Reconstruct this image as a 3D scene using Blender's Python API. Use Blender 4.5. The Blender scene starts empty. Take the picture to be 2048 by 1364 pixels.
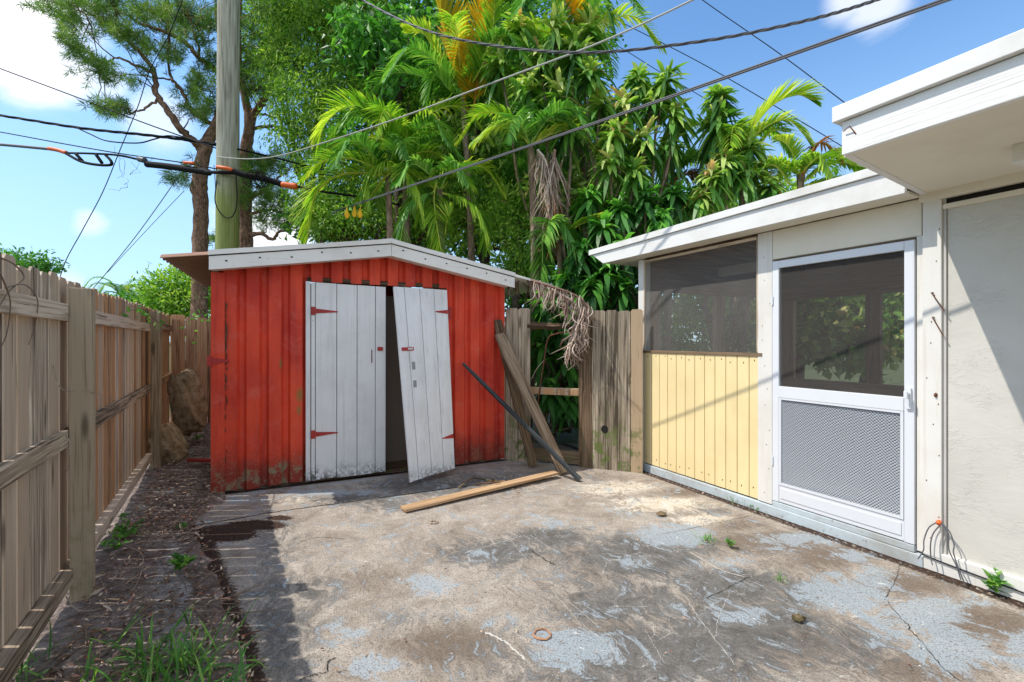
import bpy, math, random
import numpy as np
from mathutils import Vector
random.seed(7); rng = np.random.default_rng(11)
C = bpy.context.scene.collection
PI = math.pi
# ------------------------------------------------------------------ camera, sky, sun, exposure
HC = 1.45; FP = 930.0
cd = bpy.data.cameras.new("camera"); cam = bpy.data.objects.new("camera", cd); C.objects.link(cam)
cam.location = (0, 0, HC); cam.rotation_euler = (PI/2, 0, 0)
cd.sensor_width = 36; cd.lens = 36*FP/2048; cd.clip_end = 3000; cd.clip_start = 0.02
bpy.context.scene.camera = cam
SUN_EL = math.radians(56); AZ = math.radians(-5)
sdir = Vector((-math.cos(AZ)*math.cos(SUN_EL), math.sin(AZ)*math.cos(SUN_EL), math.sin(SUN_EL)))
sl = bpy.data.lights.new("sun", 'SUN'); so = bpy.data.objects.new("sun", sl); C.objects.link(so)
sl.energy = 2.9; sl.angle = math.radians(0.5); sl.color = (1.0, 0.945, 0.86)
so.rotation_euler = sdir.to_track_quat('Z', 'Y').to_euler(); so.location = (-8, 2, 14)
vs = bpy.context.scene.view_settings
vs.view_transform = 'Standard'; vs.look = 'None'; vs.gamma = 1; vs.exposure = 0.64
bpy.context.scene.cycles.max_bounces = 8
bpy.context.scene.cycles.transparent_max_bounces = 16
bpy.context.scene.cycles.use_denoising = True

class NB:
    def __init__(s, nt): s.nt = nt
    def n(s, t, **kw):
        x = s.nt.nodes.new(t)
        for k, v in kw.items(): setattr(x, k, v)
        return x
    def put(s, sock, v):
        if v is None: return
        if isinstance(v, bpy.types.NodeSocket): s.nt.links.new(v, sock)
        elif isinstance(v, (tuple, list)):
            v = tuple(v)
            if sock.type == 'RGBA' and len(v) == 3: v = v+(1,)
            sock.default_value = v
        else:
            sock.default_value = (v, v, v) if sock.type == 'VECTOR' else v
    def math(s, op, a, b=None, c=None, clamp=False):
        x = s.n('ShaderNodeMath', operation=op, use_clamp=clamp)
        s.put(x.inputs[0], a); s.put(x.inputs[1], b); s.put(x.inputs[2], c); return x.outputs[0]
    def vmath(s, op, a, b=None):
        x = s.n('ShaderNodeVectorMath', operation=op); s.put(x.inputs[0], a); s.put(x.inputs[1], b)
        return x.outputs['Value'] if op in ('LENGTH', 'DISTANCE', 'DOT_PRODUCT') else x.outputs[0]
    def scale(s, v, sc):
        return s.vmath('MULTIPLY', v, sc)
    def noise(s, v, scale=5, detail=4, rough=0.55, dist=0.0, col=False):
        x = s.n('ShaderNodeTexNoise'); s.put(x.inputs['Vector'], v)
        x.inputs['Scale'].default_value = scale; x.inputs['Detail'].default_value = detail
        x.inputs['Roughness'].default_value = rough; x.inputs['Distortion'].default_value = dist
        return x.outputs['Color' if col else 'Fac']
    def voro(s, v, scale=5, feature='F1', rand=1.0):
        x = s.n('ShaderNodeTexVoronoi', feature=feature); s.put(x.inputs['Vector'], v)
        x.inputs['Scale'].default_value = scale; x.inputs['Randomness'].default_value = rand
        return x.outputs['Distance']
    def ramp(s, f, stops, interp='LINEAR'):
        x = s.n('ShaderNodeValToRGB'); cr = x.color_ramp; cr.interpolation = interp
        while len(cr.elements) < len(stops): cr.elements.new(0.5)
        for e, (p, c) in zip(cr.elements, stops):
            e.position = p
            if not isinstance(c, (tuple, list)): c = (c, c, c)
            e.color = tuple(c)+(1,)
        s.put(x.inputs[0], f); return x.outputs[0]
    def rng(s, f, a, b, c=0.0, d=1.0):
        x = s.n('ShaderNodeMapRange'); x.interpolation_type = 'SMOOTHSTEP'
        for i, v in enumerate((f, a, b, c, d)): s.put(x.inputs[i], v)
        return x.outputs[0]
    def mix(s, f, a, b, mode='MIX'):
        x = s.n('ShaderNodeMix', data_type='RGBA', blend_type=mode)
        s.put(x.inputs['Factor'], f) if False else s.put(x.inputs[0], f)
        s.put(x.inputs[6], a); s.put(x.inputs[7], b); return x.outputs[2]
    def attr(s, name, out='Vector'):
        x = s.n('ShaderNodeAttribute', attribute_name=name); return x.outputs[out]
    def obj(s):
        return s.n('ShaderNodeTexCoord').outputs['Object']
    def pos(s):
        return s.n('ShaderNodeNewGeometry').outputs['Position']
    def xyz(s, v):
        x = s.n('ShaderNodeSeparateXYZ'); s.put(x.inputs[0], v); return x.outputs
    def bump(s, h, strength=0.4, dist=0.01):
        x = s.n('ShaderNodeBump'); s.put(x.inputs['Height'], h)
        x.inputs['Strength'].default_value = strength; x.inputs['Distance'].default_value = dist
        return x.outputs[0]
    def bsdf(s, col, rough=0.8, normal=None, metal=0.0, spec=0.3):
        x = s.n('ShaderNodeBsdfPrincipled'); s.put(x.inputs['Base Color'], col); s.put(x.inputs['Roughness'], rough)
        s.put(x.inputs['Metallic'], metal); s.put(x.inputs['Specular IOR Level'], spec)
        if normal is not None: s.put(x.inputs['Normal'], normal)
        return x.outputs[0]
    def mixs(s, f, a, b):
        x = s.n('ShaderNodeMixShader'); s.put(x.inputs[0], f); s.put(x.inputs[1], a); s.put(x.inputs[2], b); return x.outputs[0]
    def out(s, sh):
        o = s.n('ShaderNodeOutputMaterial'); s.nt.links.new(sh, o.inputs['Surface'])

w = bpy.data.worlds.new("World"); bpy.context.scene.world = w; w.use_nodes = True
nt = w.node_tree; nt.nodes.clear(); nb = NB(nt)
sky = nb.n('ShaderNodeTexSky', sky_type='NISHITA'); sky.sun_disc = False
sky.sun_elevation = SUN_EL; sky.sun_rotation = math.atan2(sdir.x, sdir.y); sky.air_density = 1.0; sky.dust_density = 0.6; sky.ozone_density = 1.3
dv = nb.n('ShaderNodeTexCoord').outputs['Generated']
def pdir(u, v):
    return Vector(((u-1024)/FP, 1, (682-v)/FP)).normalized()
cn = nb.noise(nb.scale(dv, (1, 1, 1.8)), 5.5, 7, 0.6, 0.4)
mask = None
for (u, v, r, st) in [(30, 20, .11, 1.0), (50, 95, .08, .9), (130, 140, .05, .8), (215, 165, .035, .5), (310, 235, .05, .5), (180, 440, .025, .4),
                      (540, 490, .09, .9), (130, 575, .03, .4), (1760, 5, .05, .6), (1700, -10, .04, .6)]:
    d = nb.vmath('DISTANCE', dv, tuple(pdir(u, v)))
    d = nb.math('ADD', d, nb.math('MULTIPLY', nb.math('SUBTRACT', cn, 0.5), r*1.7))
    m_ = nb.rng(d, r*1.15, r*0.35, 0.0, st)
    mask = m_ if mask is None else nb.math('MAXIMUM', mask, m_)
skyc = nb.mix(1.0, sky.outputs[0], (0.72, .98, 1.14), 'MULTIPLY')
zz = nb.xyz(dv)[2]
skyc = nb.mix(nb.rng(zz, 0.55, 0.0, 0.0, 0.72), skyc, (2.7, 3.75, 4.85))
# unseen white cloud added overhead and behind the camera to brighten the shade
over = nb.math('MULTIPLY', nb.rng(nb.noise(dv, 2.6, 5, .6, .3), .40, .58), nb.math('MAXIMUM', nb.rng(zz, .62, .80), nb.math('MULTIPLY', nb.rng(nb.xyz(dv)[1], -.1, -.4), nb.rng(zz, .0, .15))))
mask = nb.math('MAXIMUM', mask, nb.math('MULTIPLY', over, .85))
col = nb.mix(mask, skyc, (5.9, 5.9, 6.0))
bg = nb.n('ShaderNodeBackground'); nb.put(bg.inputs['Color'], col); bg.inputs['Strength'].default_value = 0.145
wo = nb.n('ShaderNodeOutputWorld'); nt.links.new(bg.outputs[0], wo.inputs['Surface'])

# ------------------------------------------------------------------ helpers
def at(u, v, Y): return np.array([(u-1024)/FP*Y, Y, HC+(682-v)/FP*Y])
def gr(u, v, z=0.0):
    Y = (HC-z)*FP/(v-682); return np.array([(u-1024)/FP*Y, Y, z])
def unit(a): a = np.asarray(a, float); return a/np.linalg.norm(a)

class Fr:
    """local frame: s along a, n along the normal, z up"""
    def __init__(self, o, a, nrm): self.o = np.array(o, float); self.a = unit(a); self.n = unit(nrm)
    def p(self, s, n, z):
        return np.array([self.o[0]+self.a[0]*s+self.n[0]*n, self.o[1]+self.a[1]*s+self.n[1]*n, z])
    def hit(self, u, v, n=0.0):
        """(s, z) where the photograph's ray meets the plane at offset n"""
        r = (u-1024)/FP
        ox = self.o[0]+self.n[0]*n; oy = self.o[1]+self.n[1]*n
        s = (r*oy-ox)/(self.a[0]-r*self.a[1]); Y = oy+self.a[1]*s
        return s, HC+(682-v)/FP*Y

class M:
    def __init__(self): self.V = []; self.F = []; self.G = []; self.R = []; self.k = 0
    def add(self, V, F, G=None, R=None):
        V = np.asarray(V, float).reshape(-1, 3); n = len(V)
        if n == 0: return
        if G is None: G = V
        if R is None: R = random.random()
        R = np.full(n, R) if np.isscalar(R) else np.asarray(R, float)
        self.V.append(V); self.G.append(np.asarray(G, float)); self.R.append(R)
        if isinstance(F, np.ndarray): self.F.extend((F+self.k).tolist())
        else: self.F.extend([tuple(i+self.k for i in f) for f in F])
        self.k += n
    def box3(self, c, ax, ay, az, sx, sy, sz, jit=0.0, R=None):
        """ay is the long (grain) axis"""
        c = np.asarray(c, float); ax, ay, az = map(np.asarray, (ax, ay, az))
        sg = np.array([(i, j, k) for k in (-.5, .5) for j in (-.5, .5) for i in (-.5, .5)])
        L = sg*np.array([sx, sy, sz])
        if jit: L = L+rng.uniform(-jit, jit, L.shape)
        V = c+L[:, :1]*ax+L[:, 1:2]*ay+L[:, 2:3]*az
        F = [(0, 1, 3, 2), (4, 6, 7, 5), (0, 4, 5, 1), (2, 3, 7, 6), (0, 2, 6, 4), (1, 5, 7, 3)]
        self.add(V, F, L+rng.uniform(0, 20, 3), R)
    def fbox(self, fr, s0, s1, n0, n1, z0, z1, grain='auto', jit=0.0, R=None):
        c = fr.p((s0+s1)/2, (n0+n1)/2, (z0+z1)/2)
        A = np.array([fr.a[0], fr.a[1], 0]); Nn = np.array([fr.n[0], fr.n[1], 0]); Z = np.array([0, 0, 1.])
        d = dict(s=(A, s1-s0), n=(Nn, n1-n0), z=(Z, z1-z0))
        if grain == 'auto': grain = max(d, key=lambda k: abs(d[k][1]))
        o = [k for k in 'snz' if k != grain]
        X, Y_, Zz = d[o[0]], d[grain], d[o[1]]
        ax, az = X[0], Zz[0]
        if np.dot(np.cross(ax, Y_[0]), az) < 0: az = -az
        self.box3(c, ax, Y_[0], az, abs(X[1]), abs(Y_[1]), abs(Zz[1]), jit, R)
    def prism(self, poly, fn, d0, d1, grain=1, R=None):
        """poly: 2-D outline (p,q); fn(p,q,d) -> world; extruded d0..d1"""
        n = len(poly); V = []; G = []
        off = rng.uniform(0, 20, 3)
        for d in (d0, d1):
            for p, q in poly:
                V.append(fn(p, q, d)); G.append(((p, q, d) if grain else (q, p, d))+off)
        F = [tuple(range(n))[::-1], tuple(range(n, 2*n))]
        F += [(i, (i+1) % n, n+(i+1) % n, n+i) for i in range(n)]
        self.add(V, F, G, R)
    def tube(self, P, r, k=8, R=None, caps=True, rough=0.0):
        P = np.asarray(P, float); n = len(P)
        r = np.full(n, r) if np.isscalar(r) else np.asarray(r, float)
        T = np.gradient(P, axis=0); T /= np.linalg.norm(T, axis=1)[:, None]+1e-9
        ref = np.array([0, 0, 1.]) if abs(T[0, 2]) < .9 else np.array([1., 0, 0])
        V = []; G = []; arc = 0; off = rng.uniform(0, 20, 3); u0 = None
        for i in range(n):
            if u0 is None: u0 = np.cross(T[i], ref)
            u0 = u0-T[i]*np.dot(u0, T[i]); u0 /= np.linalg.norm(u0)+1e-9; w0 = np.cross(T[i], u0)
            if i: arc += np.linalg.norm(P[i]-P[i-1])
            for j in range(k):
                a = 2*PI*j/k; rr = r[i]*(1+(random.uniform(-rough, rough) if rough else 0))
                V.append(P[i]+rr*(math.cos(a)*u0+math.sin(a)*w0)); G.append(off+np.array([math.cos(a)*r[i], arc, math.sin(a)*r[i]]))
        F = [(i*k+j, i*k+(j+1) % k, (i+1)*k+(j+1) % k, (i+1)*k+j) for i in range(n-1) for j in range(k)]
        if caps: F += [tuple(range(k))[::-1], tuple((n-1)*k+j for j in range(k))]
        self.add(V, F, G, R)
    def ell(self, c, rx, ry, rz, nu=10, nv=7, noise=0.0, R=None):
        V = []
        for i in range(nv+1):
            th = PI*i/nv
            for j in range(nu):
                ph = 2*PI*j/nu; f = 1+random.uniform(-noise, noise)
                V.append(np.array(c)+f*np.array([rx*math.sin(th)*math.cos(ph), ry*math.sin(th)*math.sin(ph), rz*math.cos(th)]))
        F = [(i*nu+j, (i+1)*nu+j, (i+1)*nu+(j+1) % nu, i*nu+(j+1) % nu) for i in range(nv) for j in range(nu)]
        self.add(V, F, None, R)
    def leaves(self, P, D, L, W, R=None, up=None, fold=0.12):
        P = np.asarray(P, float); n = len(P)
        if n == 0: return
        D = np.asarray(D, float); D = D/(np.linalg.norm(D, axis=1)[:, None]+1e-9)
        q = rng.normal(size=(n, 3)) if up is None else up+rng.normal(size=(n, 3))*0.5
        S = np.cross(D, q); S /= np.linalg.norm(S, axis=1)[:, None]+1e-9
        Nn = np.cross(S, D)
        L = np.broadcast_to(L, n)[:, None]; W = np.broadcast_to(W, n)[:, None]
        V = np.stack([P, P+D*L*.42+S*W*.5+Nn*W*fold, P+D*L-Nn*W*fold, P+D*L*.42-S*W*.5+Nn*W*fold], 1).reshape(-1, 3)
        F = np.arange(4*n).reshape(n, 4)
        R = rng.random(n) if R is None else np.broadcast_to(R, n)
        self.add(V, F, None, np.repeat(R, 4))
    def straps(self, P, D, L, W, droop, R=None, K=5, pw=0.35, curlside=0.0):
        """strap leaves: curve outward and bend down"""
        P = np.asarray(P, float); n = len(P); D = np.asarray(D, float); D = D/np.linalg.norm(D, axis=1)[:, None]
        L = np.broadcast_to(L, n); W = np.broadcast_to(W, n); droop = np.broadcast_to(droop, n)
        S = np.cross(D, np.array([0, 0, 1.])); bad = np.linalg.norm(S, axis=1) < .15; S[bad] = rng.normal(size=(bad.sum(), 3)); S /= np.linalg.norm(S, axis=1)[:, None]
        cs = rng.normal(size=n)*curlside
        V = np.zeros((n, K+1, 2, 3))
        for k in range(K+1):
            t = k/K
            c = P+D*(L*t)[:, None]+S*(cs*L*t*t)[:, None]; c[:, 2] -= droop*L*t*t
            wd = W*0.5*(max(.1, math.sin(PI*min(.97, t*.86+.12)**(1.25 if pw > .5 else .8))**.75) if t < 1 else .04)
            V[:, k, 0] = c+S*wd[:, None]; V[:, k, 1] = c-S*wd[:, None]
        F = []
        base = np.arange(n)[:, None]*(2*(K+1))
        for k in range(K):
            F.append(np.concatenate([base+2*k, base+2*k+1, base+2*k+3, base+2*k+2], 1))
        F = np.concatenate(F)
        R = rng.random(n) if R is None else np.broadcast_to(R, n)
        self.add(V.reshape(-1, 3), F, None, np.repeat(R, 2*(K+1)))
    def build(self, name, mat, parent=None, origin=None, smooth=False, bevel=0, attrs=None):
        me = bpy.data.meshes.new(name)
        V = np.concatenate(self.V)
        if parent is not None: o0 = np.array(parent.matrix_world.translation) if parent.parent is None and parent.type == 'EMPTY' else np.array(parent['_org'])
        elif origin is not None: o0 = np.array(origin, float)
        else:
            lo, hi = V.min(0), V.max(0); o0 = np.array([(lo[0]+hi[0])/2, (lo[1]+hi[1])/2, lo[2]])
        base = o0
        if parent is None: V = V-o0
        else: V = V-o0
        me.from_pydata(V.tolist(), [], self.F)
        a = me.attributes.new('gc', 'FLOAT_VECTOR', 'POINT'); a.data.foreach_set('vector', np.concatenate(self.G).astype(np.float32).ravel())
        a = me.attributes.new('rnd', 'FLOAT', 'POINT'); a.data.foreach_set('value', np.concatenate(self.R).astype(np.float32))
        if attrs:
            for k, val in attrs.items():
                a = me.attributes.new(k, 'FLOAT', 'POINT'); a.data.foreach_set('value', np.asarray(val, np.float32).ravel())
        if smooth: me.polygons.foreach_set('use_smooth', [True]*len(me.polygons))
        me.materials.append(mat); me.update()
        o = bpy.data.objects.new(name, me); C.objects.link(o)
        if parent is not None: o.parent = parent
        else: o.location = o0
        ORG[o.name] = base
        o['_org'] = [float(x) for x in base]
        if bevel:
            b = o.modifiers.new('bevel', 'BEVEL'); b.width = bevel; b.segments = 2; b.limit_method = 'ANGLE'
        return o
ORG = {}
def tag(o, label=None, cat=None, group=None, kind=None):
    if label: o['label'] = label
    if cat: o['category'] = cat
    if group: o['group'] = group
    if kind: o['kind'] = kind
    return o
def thing(name, label, cat, loc=(0, 0, 0), group=None):
    o = bpy.data.objects.new(name, None); C.objects.link(o); o.location = tuple(float(x) for x in loc)
    o.empty_display_size = .2
    bpy.context.view_layer.update()
    return tag(o, label, cat, group)
def cat_curve(P, n=8):
    P = np.asarray(P, float); out = []
    Q = np.vstack([2*P[0]-P[1], P, 2*P[-1]-P[-2]])
    for i in range(1, len(Q)-2):
        for k in range(n):
            t = k/n; a, b, c, d = Q[i-1], Q[i], Q[i+1], Q[i+2]
            out.append(0.5*((2*b)+(-a+c)*t+(2*a-5*b+4*c-d)*t*t+(-a+3*b-3*c+d)*t**3))
    out.append(P[-1]); return np.array(out)
def fbm(x, y, sc, seed=0, octv=4):
    """cheap smooth value noise for meshes"""
    r = np.random.default_rng(seed); out = 0; amp = 1; tot = 0
    for o in range(octv):
        T = r.random((64, 64)); X = x*sc+100; Y_ = y*sc+100
        xi = np.floor(X).astype(int); yi = np.floor(Y_).astype(int); fx = X-xi; fy = Y_-yi
        fx = fx*fx*(3-2*fx); fy = fy*fy*(3-2*fy)
        g = lambda i, j: T[(xi+i) % 64, (yi+j) % 64]
        out = out+amp*((g(0, 0)*(1-fx)+g(1, 0)*fx)*(1-fy)+(g(0, 1)*(1-fx)+g(1, 1)*fx)*fy)
        tot += amp; amp *= .5; sc *= 2.03
    return out/tot

# ------------------------------------------------------------------ materials
def newmat(name):
    m = bpy.data.materials.new(name); m.use_nodes = True; m.node_tree.nodes.clear(); return m, NB(m.node_tree)
def wood(name, dark, mid, light, warm=None, algae=0.0, gs=1.0, rough=0.85, knots=True, split=0.35):
    m, b = newmat(name); g = b.attr('gc'); rn = b.attr('rnd', 'Fac')
    g1 = b.scale(g, (95*gs, 1.6, 95*gs)); g2 = b.scale(g, (14, 1.1, 14))
    fine = b.noise(g1, 1.0, 5, .62, .25); broad = b.noise(g2, 1.0, 4, .6, .6)
    wave = b.noise(b.scale(g, (30*gs, 1.3, 30*gs)), 1.0, 3, .5, 1.4)
    f = b.math('ADD', b.math('MULTIPLY', fine, .62), b.math('ADD', b.math('MULTIPLY', broad, .22), b.math('MULTIPLY', wave, .3)))
    f = b.math('ADD', f, b.math('MULTIPLY', b.math('SUBTRACT', rn, .5), .22))
    col = b.ramp(f, [(.42, dark), (.50, tuple(x*.8 for x in mid)), (.56, mid), (.66, light)])
    if warm: col = b.mix(b.rng(b.math('ADD', rn, b.math('MULTIPLY', broad, .8)), .75, 1.35, 0, .8), col, b.mix(.45, warm, col, 'MULTIPLY') if False else warm)
    crack = b.rng(b.noise(b.scale(g, (120*gs, 1.6, 120*gs)), 1.0, 2, .5, .1), .32, .26)
    col = b.mix(b.math('MULTIPLY', crack, split*1.8, clamp=True), col, tuple(x*.25 for x in dark))
    if knots:
        kn = b.voro(b.scale(g, (7, 1.5, 7)), 1.0); kk = b.rng(kn, .17, .05)
        col = b.mix(b.math('MULTIPLY', kk, .7), col, tuple(x*.45 for x in dark))
    if algae:
        z = b.xyz(b.pos())[2]
        al = b.math('MULTIPLY', b.rng(z, .9, .1), b.rng(b.noise(g, 7, 4, .6), .48, .62))
        col = b.mix(b.math('MULTIPLY', al, algae, clamp=True), col, (.13, .17, .045))
    nrm = b.bump(b.math('SUBTRACT', b.math('ADD', fine, wave), b.math('MULTIPLY', crack, 1.2)), .55, .004)
    b.out(b.bsdf(col, rough, nrm, spec=.2)); return m
W_FENCE = wood('weathered_fence_wood', (.12, .085, .06), (.46, .36, .265), (.76, .64, .51), warm=(.47, .34, .23), gs=.7, split=.6)
W_WARM = wood('brown_fence_wood', (.15, .075, .035), (.42, .25, .135), (.60, .41, .26), warm=(.50, .26, .11), gs=.7, split=.5)
W_POST = wood('fence_post_wood', (.11, .075, .04), (.28, .21, .13), (.44, .35, .24), algae=.35)
W_RAIL = wood('fence_rail_wood', (.11, .078, .052), (.42, .325, .23), (.68, .56, .43), gs=.7, split=.55)
W_GATE = wood('gate_picket_wood', (.085, .065, .045), (.36, .29, .21), (.58, .49, .37), warm=(.46, .32, .19), algae=1.0, gs=.7)
W_OLD = wood('rotten_dark_wood', (.035, .022, .013), (.11, .07, .04), (.235, .16, .10), algae=.3)
W_BRN = wood('split_brown_wood', (.06, .04, .025), (.20, .14, .09), (.36, .27, .19))
W_BLACK = wood('charred_wood', (.012, .014, .014), (.04, .045, .047), (.10, .11, .115), knots=False)
W_FRESH = wood('tan_board_wood', (.30, .17, .08), (.46, .29, .155), (.60, .42, .26), knots=False, split=.1)
W_PORCH = wood('dark_porch_wood', (.20, .13, .085), (.33, .225, .15), (.46, .33, .23), knots=False)

def paint(name, base, dirt=(.25, .2, .14), amt=.25, rough=.55, chip=None, grime_z=None, grain=False, bstr=.15, spec=.35, chipamt=.0, vr=.08, streak=0):
    m, b = newmat(name); g = b.attr('gc'); rn = b.attr('rnd', 'Fac'); p = b.pos()
    n1 = b.noise(p, 2.2, 5, .6); n2 = b.noise(p, 38, 4, .6)
    col = b.mix(b.math('MULTIPLY', b.rng(n1, .42, .75), amt), base, dirt)
    col = b.mix(b.math('MULTIPLY', rn, vr), col, tuple(x*.6 for x in base))
    if streak:
        st = b.noise(b.scale(p, (26, 26, 1.1)), 1.0, 4, .6)
        col = b.mix(b.math('MULTIPLY', b.rng(st, .52, .72), streak), col, dirt)
    if grime_z:
        z0, gcol, ga = grime_z; z = b.xyz(p)[2]
        gm = b.math('MULTIPLY', b.rng(b.math('ADD', z, b.math('MULTIPLY', b.noise(p, 6, 5, .7), z0*1.6)), z0*1.75, z0*.75), ga)
        gm = b.math('MULTIPLY', gm, b.rng(b.noise(p, 24, 5, .72), .40, .58))
        col = b.mix(gm, col, gcol)
    if chip:
        cm = b.rng(b.noise(p, 30, 5, .7), .70-chipamt, .72-chipamt)
        col = b.mix(b.math('MULTIPLY', cm, .9), col, chip)
    h = b.noise(b.scale(g, (90, 2.5, 90)), 1.0, 4, .6) if grain else n2
    if grain: col = b.mix(b.math('MULTIPLY', b.rng(h, .55, .72), .22), col, dirt)
    b.out(b.bsdf(col, rough, b.bump(h, bstr, .004), spec=spec)); return m
P_DOOR = paint('white_shed_door_paint', (.79, .785, .775), (.30, .29, .27), .22, .6, chip=(.10, .08, .06), grain=True, bstr=.4, grime_z=(.24, (.05, .05, .045), 1.0), chipamt=-.005, streak=.22)
P_FASC = paint('peeling_white_board_paint', (.82, .78, .72), (.42, .34, .27), .3, .6, chip=(.20, .15, .11), grain=True, bstr=.4, chipamt=.01)
P_EAVE = paint('white_eave_paint', (.76, .745, .71), (.46, .42, .35), .45, .45, bstr=.08, chip=(.4, .36, .3), chipamt=-.03)
P_ROUGH = paint('cracked_white_fascia_paint', (.80, .78, .75), (.48, .43, .36), .22, .6, chip=(.3, .26, .2), grain=True, bstr=.9, chipamt=-.01)
P_SOFF = paint('cream_soffit_paint', (.78, .72, .60), (.5, .42, .3), .3, .6, bstr=.1, chip=(.3, .24, .17), chipamt=-.03)
P_TRIM = paint('cream_trim_paint', (.76, .735, .68), (.47, .38, .26), .28, .6, chip=(.22, .15, .09), bstr=.2, chipamt=-.02, streak=.25)
P_ALU = paint('white_aluminium', (.72, .735, .765), (.5, .5, .48), .12, .35, bstr=.04, spec=.5)
P_YEL = paint('pale_yellow_siding_paint', (.85, .69, .37), (.62, .46, .22), .3, .55, bstr=.15, grain=True, chip=(.25, .13, .05), chipamt=-.02, vr=.08, streak=.22)
P_LEDGE = paint('pale_blue_ledge_paint', (.52, .60, .64), (.30, .27, .22), .75, .75, bstr=.5, chip=(.16, .12, .09), chipamt=.06)
P_HINGE = paint('red_hinge_paint', (.42, .035, .03), (.13, .03, .02), .5, .55, chip=(.06, .02, .015), chipamt=.04)
P_SPOUT = paint('grey_sheet_metal', (.55, .53, .50), (.28, .22, .16), .45, .5, bstr=.2)

def simple(name, col, rough=.6, metal=0, spec=.4, var=.25, sc=20):
    m, b = newmat(name); n = b.noise(b.pos(), sc, 4, .6)
    c = b.mix(b.math('MULTIPLY', n, var), col, tuple(x*.35 for x in col))
    b.out(b.bsdf(c, rough, b.bump(n, .2, .003), metal, spec)); return m
BLACK = simple('black_cable_rubber', (.014, .014, .015), .75, 0, .12)
GREYC = simple('grey_cable', (.09, .09, .10), .5)
PALEC = simple('pale_cable', (.38, .39, .36), .5)
ORANGE = simple('orange_plastic', (.80, .14, .02), .5)
RUST = simple('rusty_metal', (.16, .06, .03), .8)
STEEL = simple('dull_steel', (.35, .35, .36), .4, .8)
HOLE = simple('dark_gap', (.015, .013, .011), .9)
DARKIN = simple('shed_inside', (.20, .165, .14), .9)
TWIG = simple('dry_twig_bark', (.22, .16, .11), .9)
ROOT = simple('pale_root_bark', (.42, .33, .24), .9)
YELF = simple('yellow_flower', (.85, .5, .02), .6)

def red_metal():
    m, b = newmat('red_painted_corrugated_metal'); p = b.pos(); z = b.xyz(p)[2]
    n1 = b.noise(b.scale(p, (1.5, 1.5, .8)), 1.6, 5, .6); st = b.noise(b.scale(p, (16, 16, 1.0)), 1.0, 5, .62)
    col = b.ramp(n1, [(.3, (.50, .030, .018)), (.6, (.77, .078, .032)), (.8, (.84, .12, .06))])
    col = b.mix(b.math('MULTIPLY', b.rng(st, .5, .75), .5), col, (.27, .022, .02))
    col = b.mix(b.math('MULTIPLY', b.rng(b.noise(p, 4.2, 6, .72, .4), .50, .70), .38), col, (.72, .17, .12))
    # rising damp: dark, green and flaky white near the base
    nn = b.noise(p, 5, 5, .7); zz_ = b.math('ADD', z, b.math('MULTIPLY', nn, .5))
    d1 = b.rng(zz_, .72, .34); col = b.mix(b.math('MULTIPLY', d1, .75), col, (.13, .025, .018))
    grn = b.math('MULTIPLY', b.rng(zz_, .58, .36), b.rng(b.noise(p, 9, 5, .7), .47, .62))
    left = b.rng(b.xyz(p)[0], -1.7, -2.1)
    grn = b.math('MULTIPLY', grn, b.math('ADD', .25, b.math('MULTIPLY', left, .75)))
    col = b.mix(b.math('MULTIPLY', grn, .85), col, (.24, .25, .15))
    spk = b.math('MULTIPLY', b.rng(b.noise(p, 60, 4, .7), .62, .68), b.rng(zz_, 1.1, .35))
    col = b.mix(b.math('MULTIPLY', spk, .8), col, (.50, .42, .34))
    # a few greenish worn spots higher up
    for (u, v, r) in [(600, 790, .07), (563, 727, .05), (598, 820, .05), (620, 700, .03)]:
        s, zc = SH.hit(u, v); c = SH.p(s, 0, zc)
        d = b.vmath('LENGTH', b.vmath('MULTIPLY', b.vmath('SUBTRACT', p, tuple(c)), (1.6, 1.6, .7)))
        mm = b.rng(b.math('ADD', d, b.math('MULTIPLY', nn, r)), r*1.6, r*.7)
        col = b.mix(b.math('MULTIPLY', mm, .75), col, (.21, .17, .04))
    b.out(b.bsdf(col, .58, b.bump(b.math('ADD', b.noise(p, 14, 4, .6), b.math('MULTIPLY', b.noise(p, 2.5, 2, .5), 4)), .35, .008), 0, .3)); return m
def roof_metal():
    m, b = newmat('weathered_roof_sheet'); p = b.pos(); n = b.noise(p, 6, 5, .65)
    col = b.ramp(n, [(.3, (.36, .25, .19)), (.55, (.55, .47, .41)), (.8, (.68, .64, .60))])
    b.out(b.bsdf(col, .6, b.bump(n, .2, .005), 0, .3)); return m
ROOFU = None
def stucco():
    m, b = newmat('grey_skip_trowel_stucco'); p = b.pos()
    q = b.vmath('ADD', b.scale(p, (1, 1, 2.2)), b.scale(b.noise(p, 3, 3, .5, 0, True), (.35, .35, .35)))
    big = b.noise(q, 13, 4, .6, .9); ridge = b.rng(b.math('ABSOLUTE', b.math('SUBTRACT', big, .5)), .045, 0.0)
    sel = b.math('MULTIPLY', b.rng(b.noise(p, 5.5, 3, .5), .45, .70), .8); ridge = b.math('MULTIPLY', ridge, sel)
    fine = b.noise(p, 90, 3, .6)
    col = b.ramp(b.noise(p, 1.3, 5, .6), [(.3, (.52, .495, .44)), (.7, (.63, .605, .545))])
    h = b.math('ADD', b.math('MULTIPLY', ridge, 1.0), b.math('ADD', b.math('MULTIPLY', fine, .12), b.math('MULTIPLY', b.noise(q, 5, 4, .6), .9)))
    b.out(b.bsdf(col, .85, b.bump(h, .42, .008), 0, .2)); return m
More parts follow.
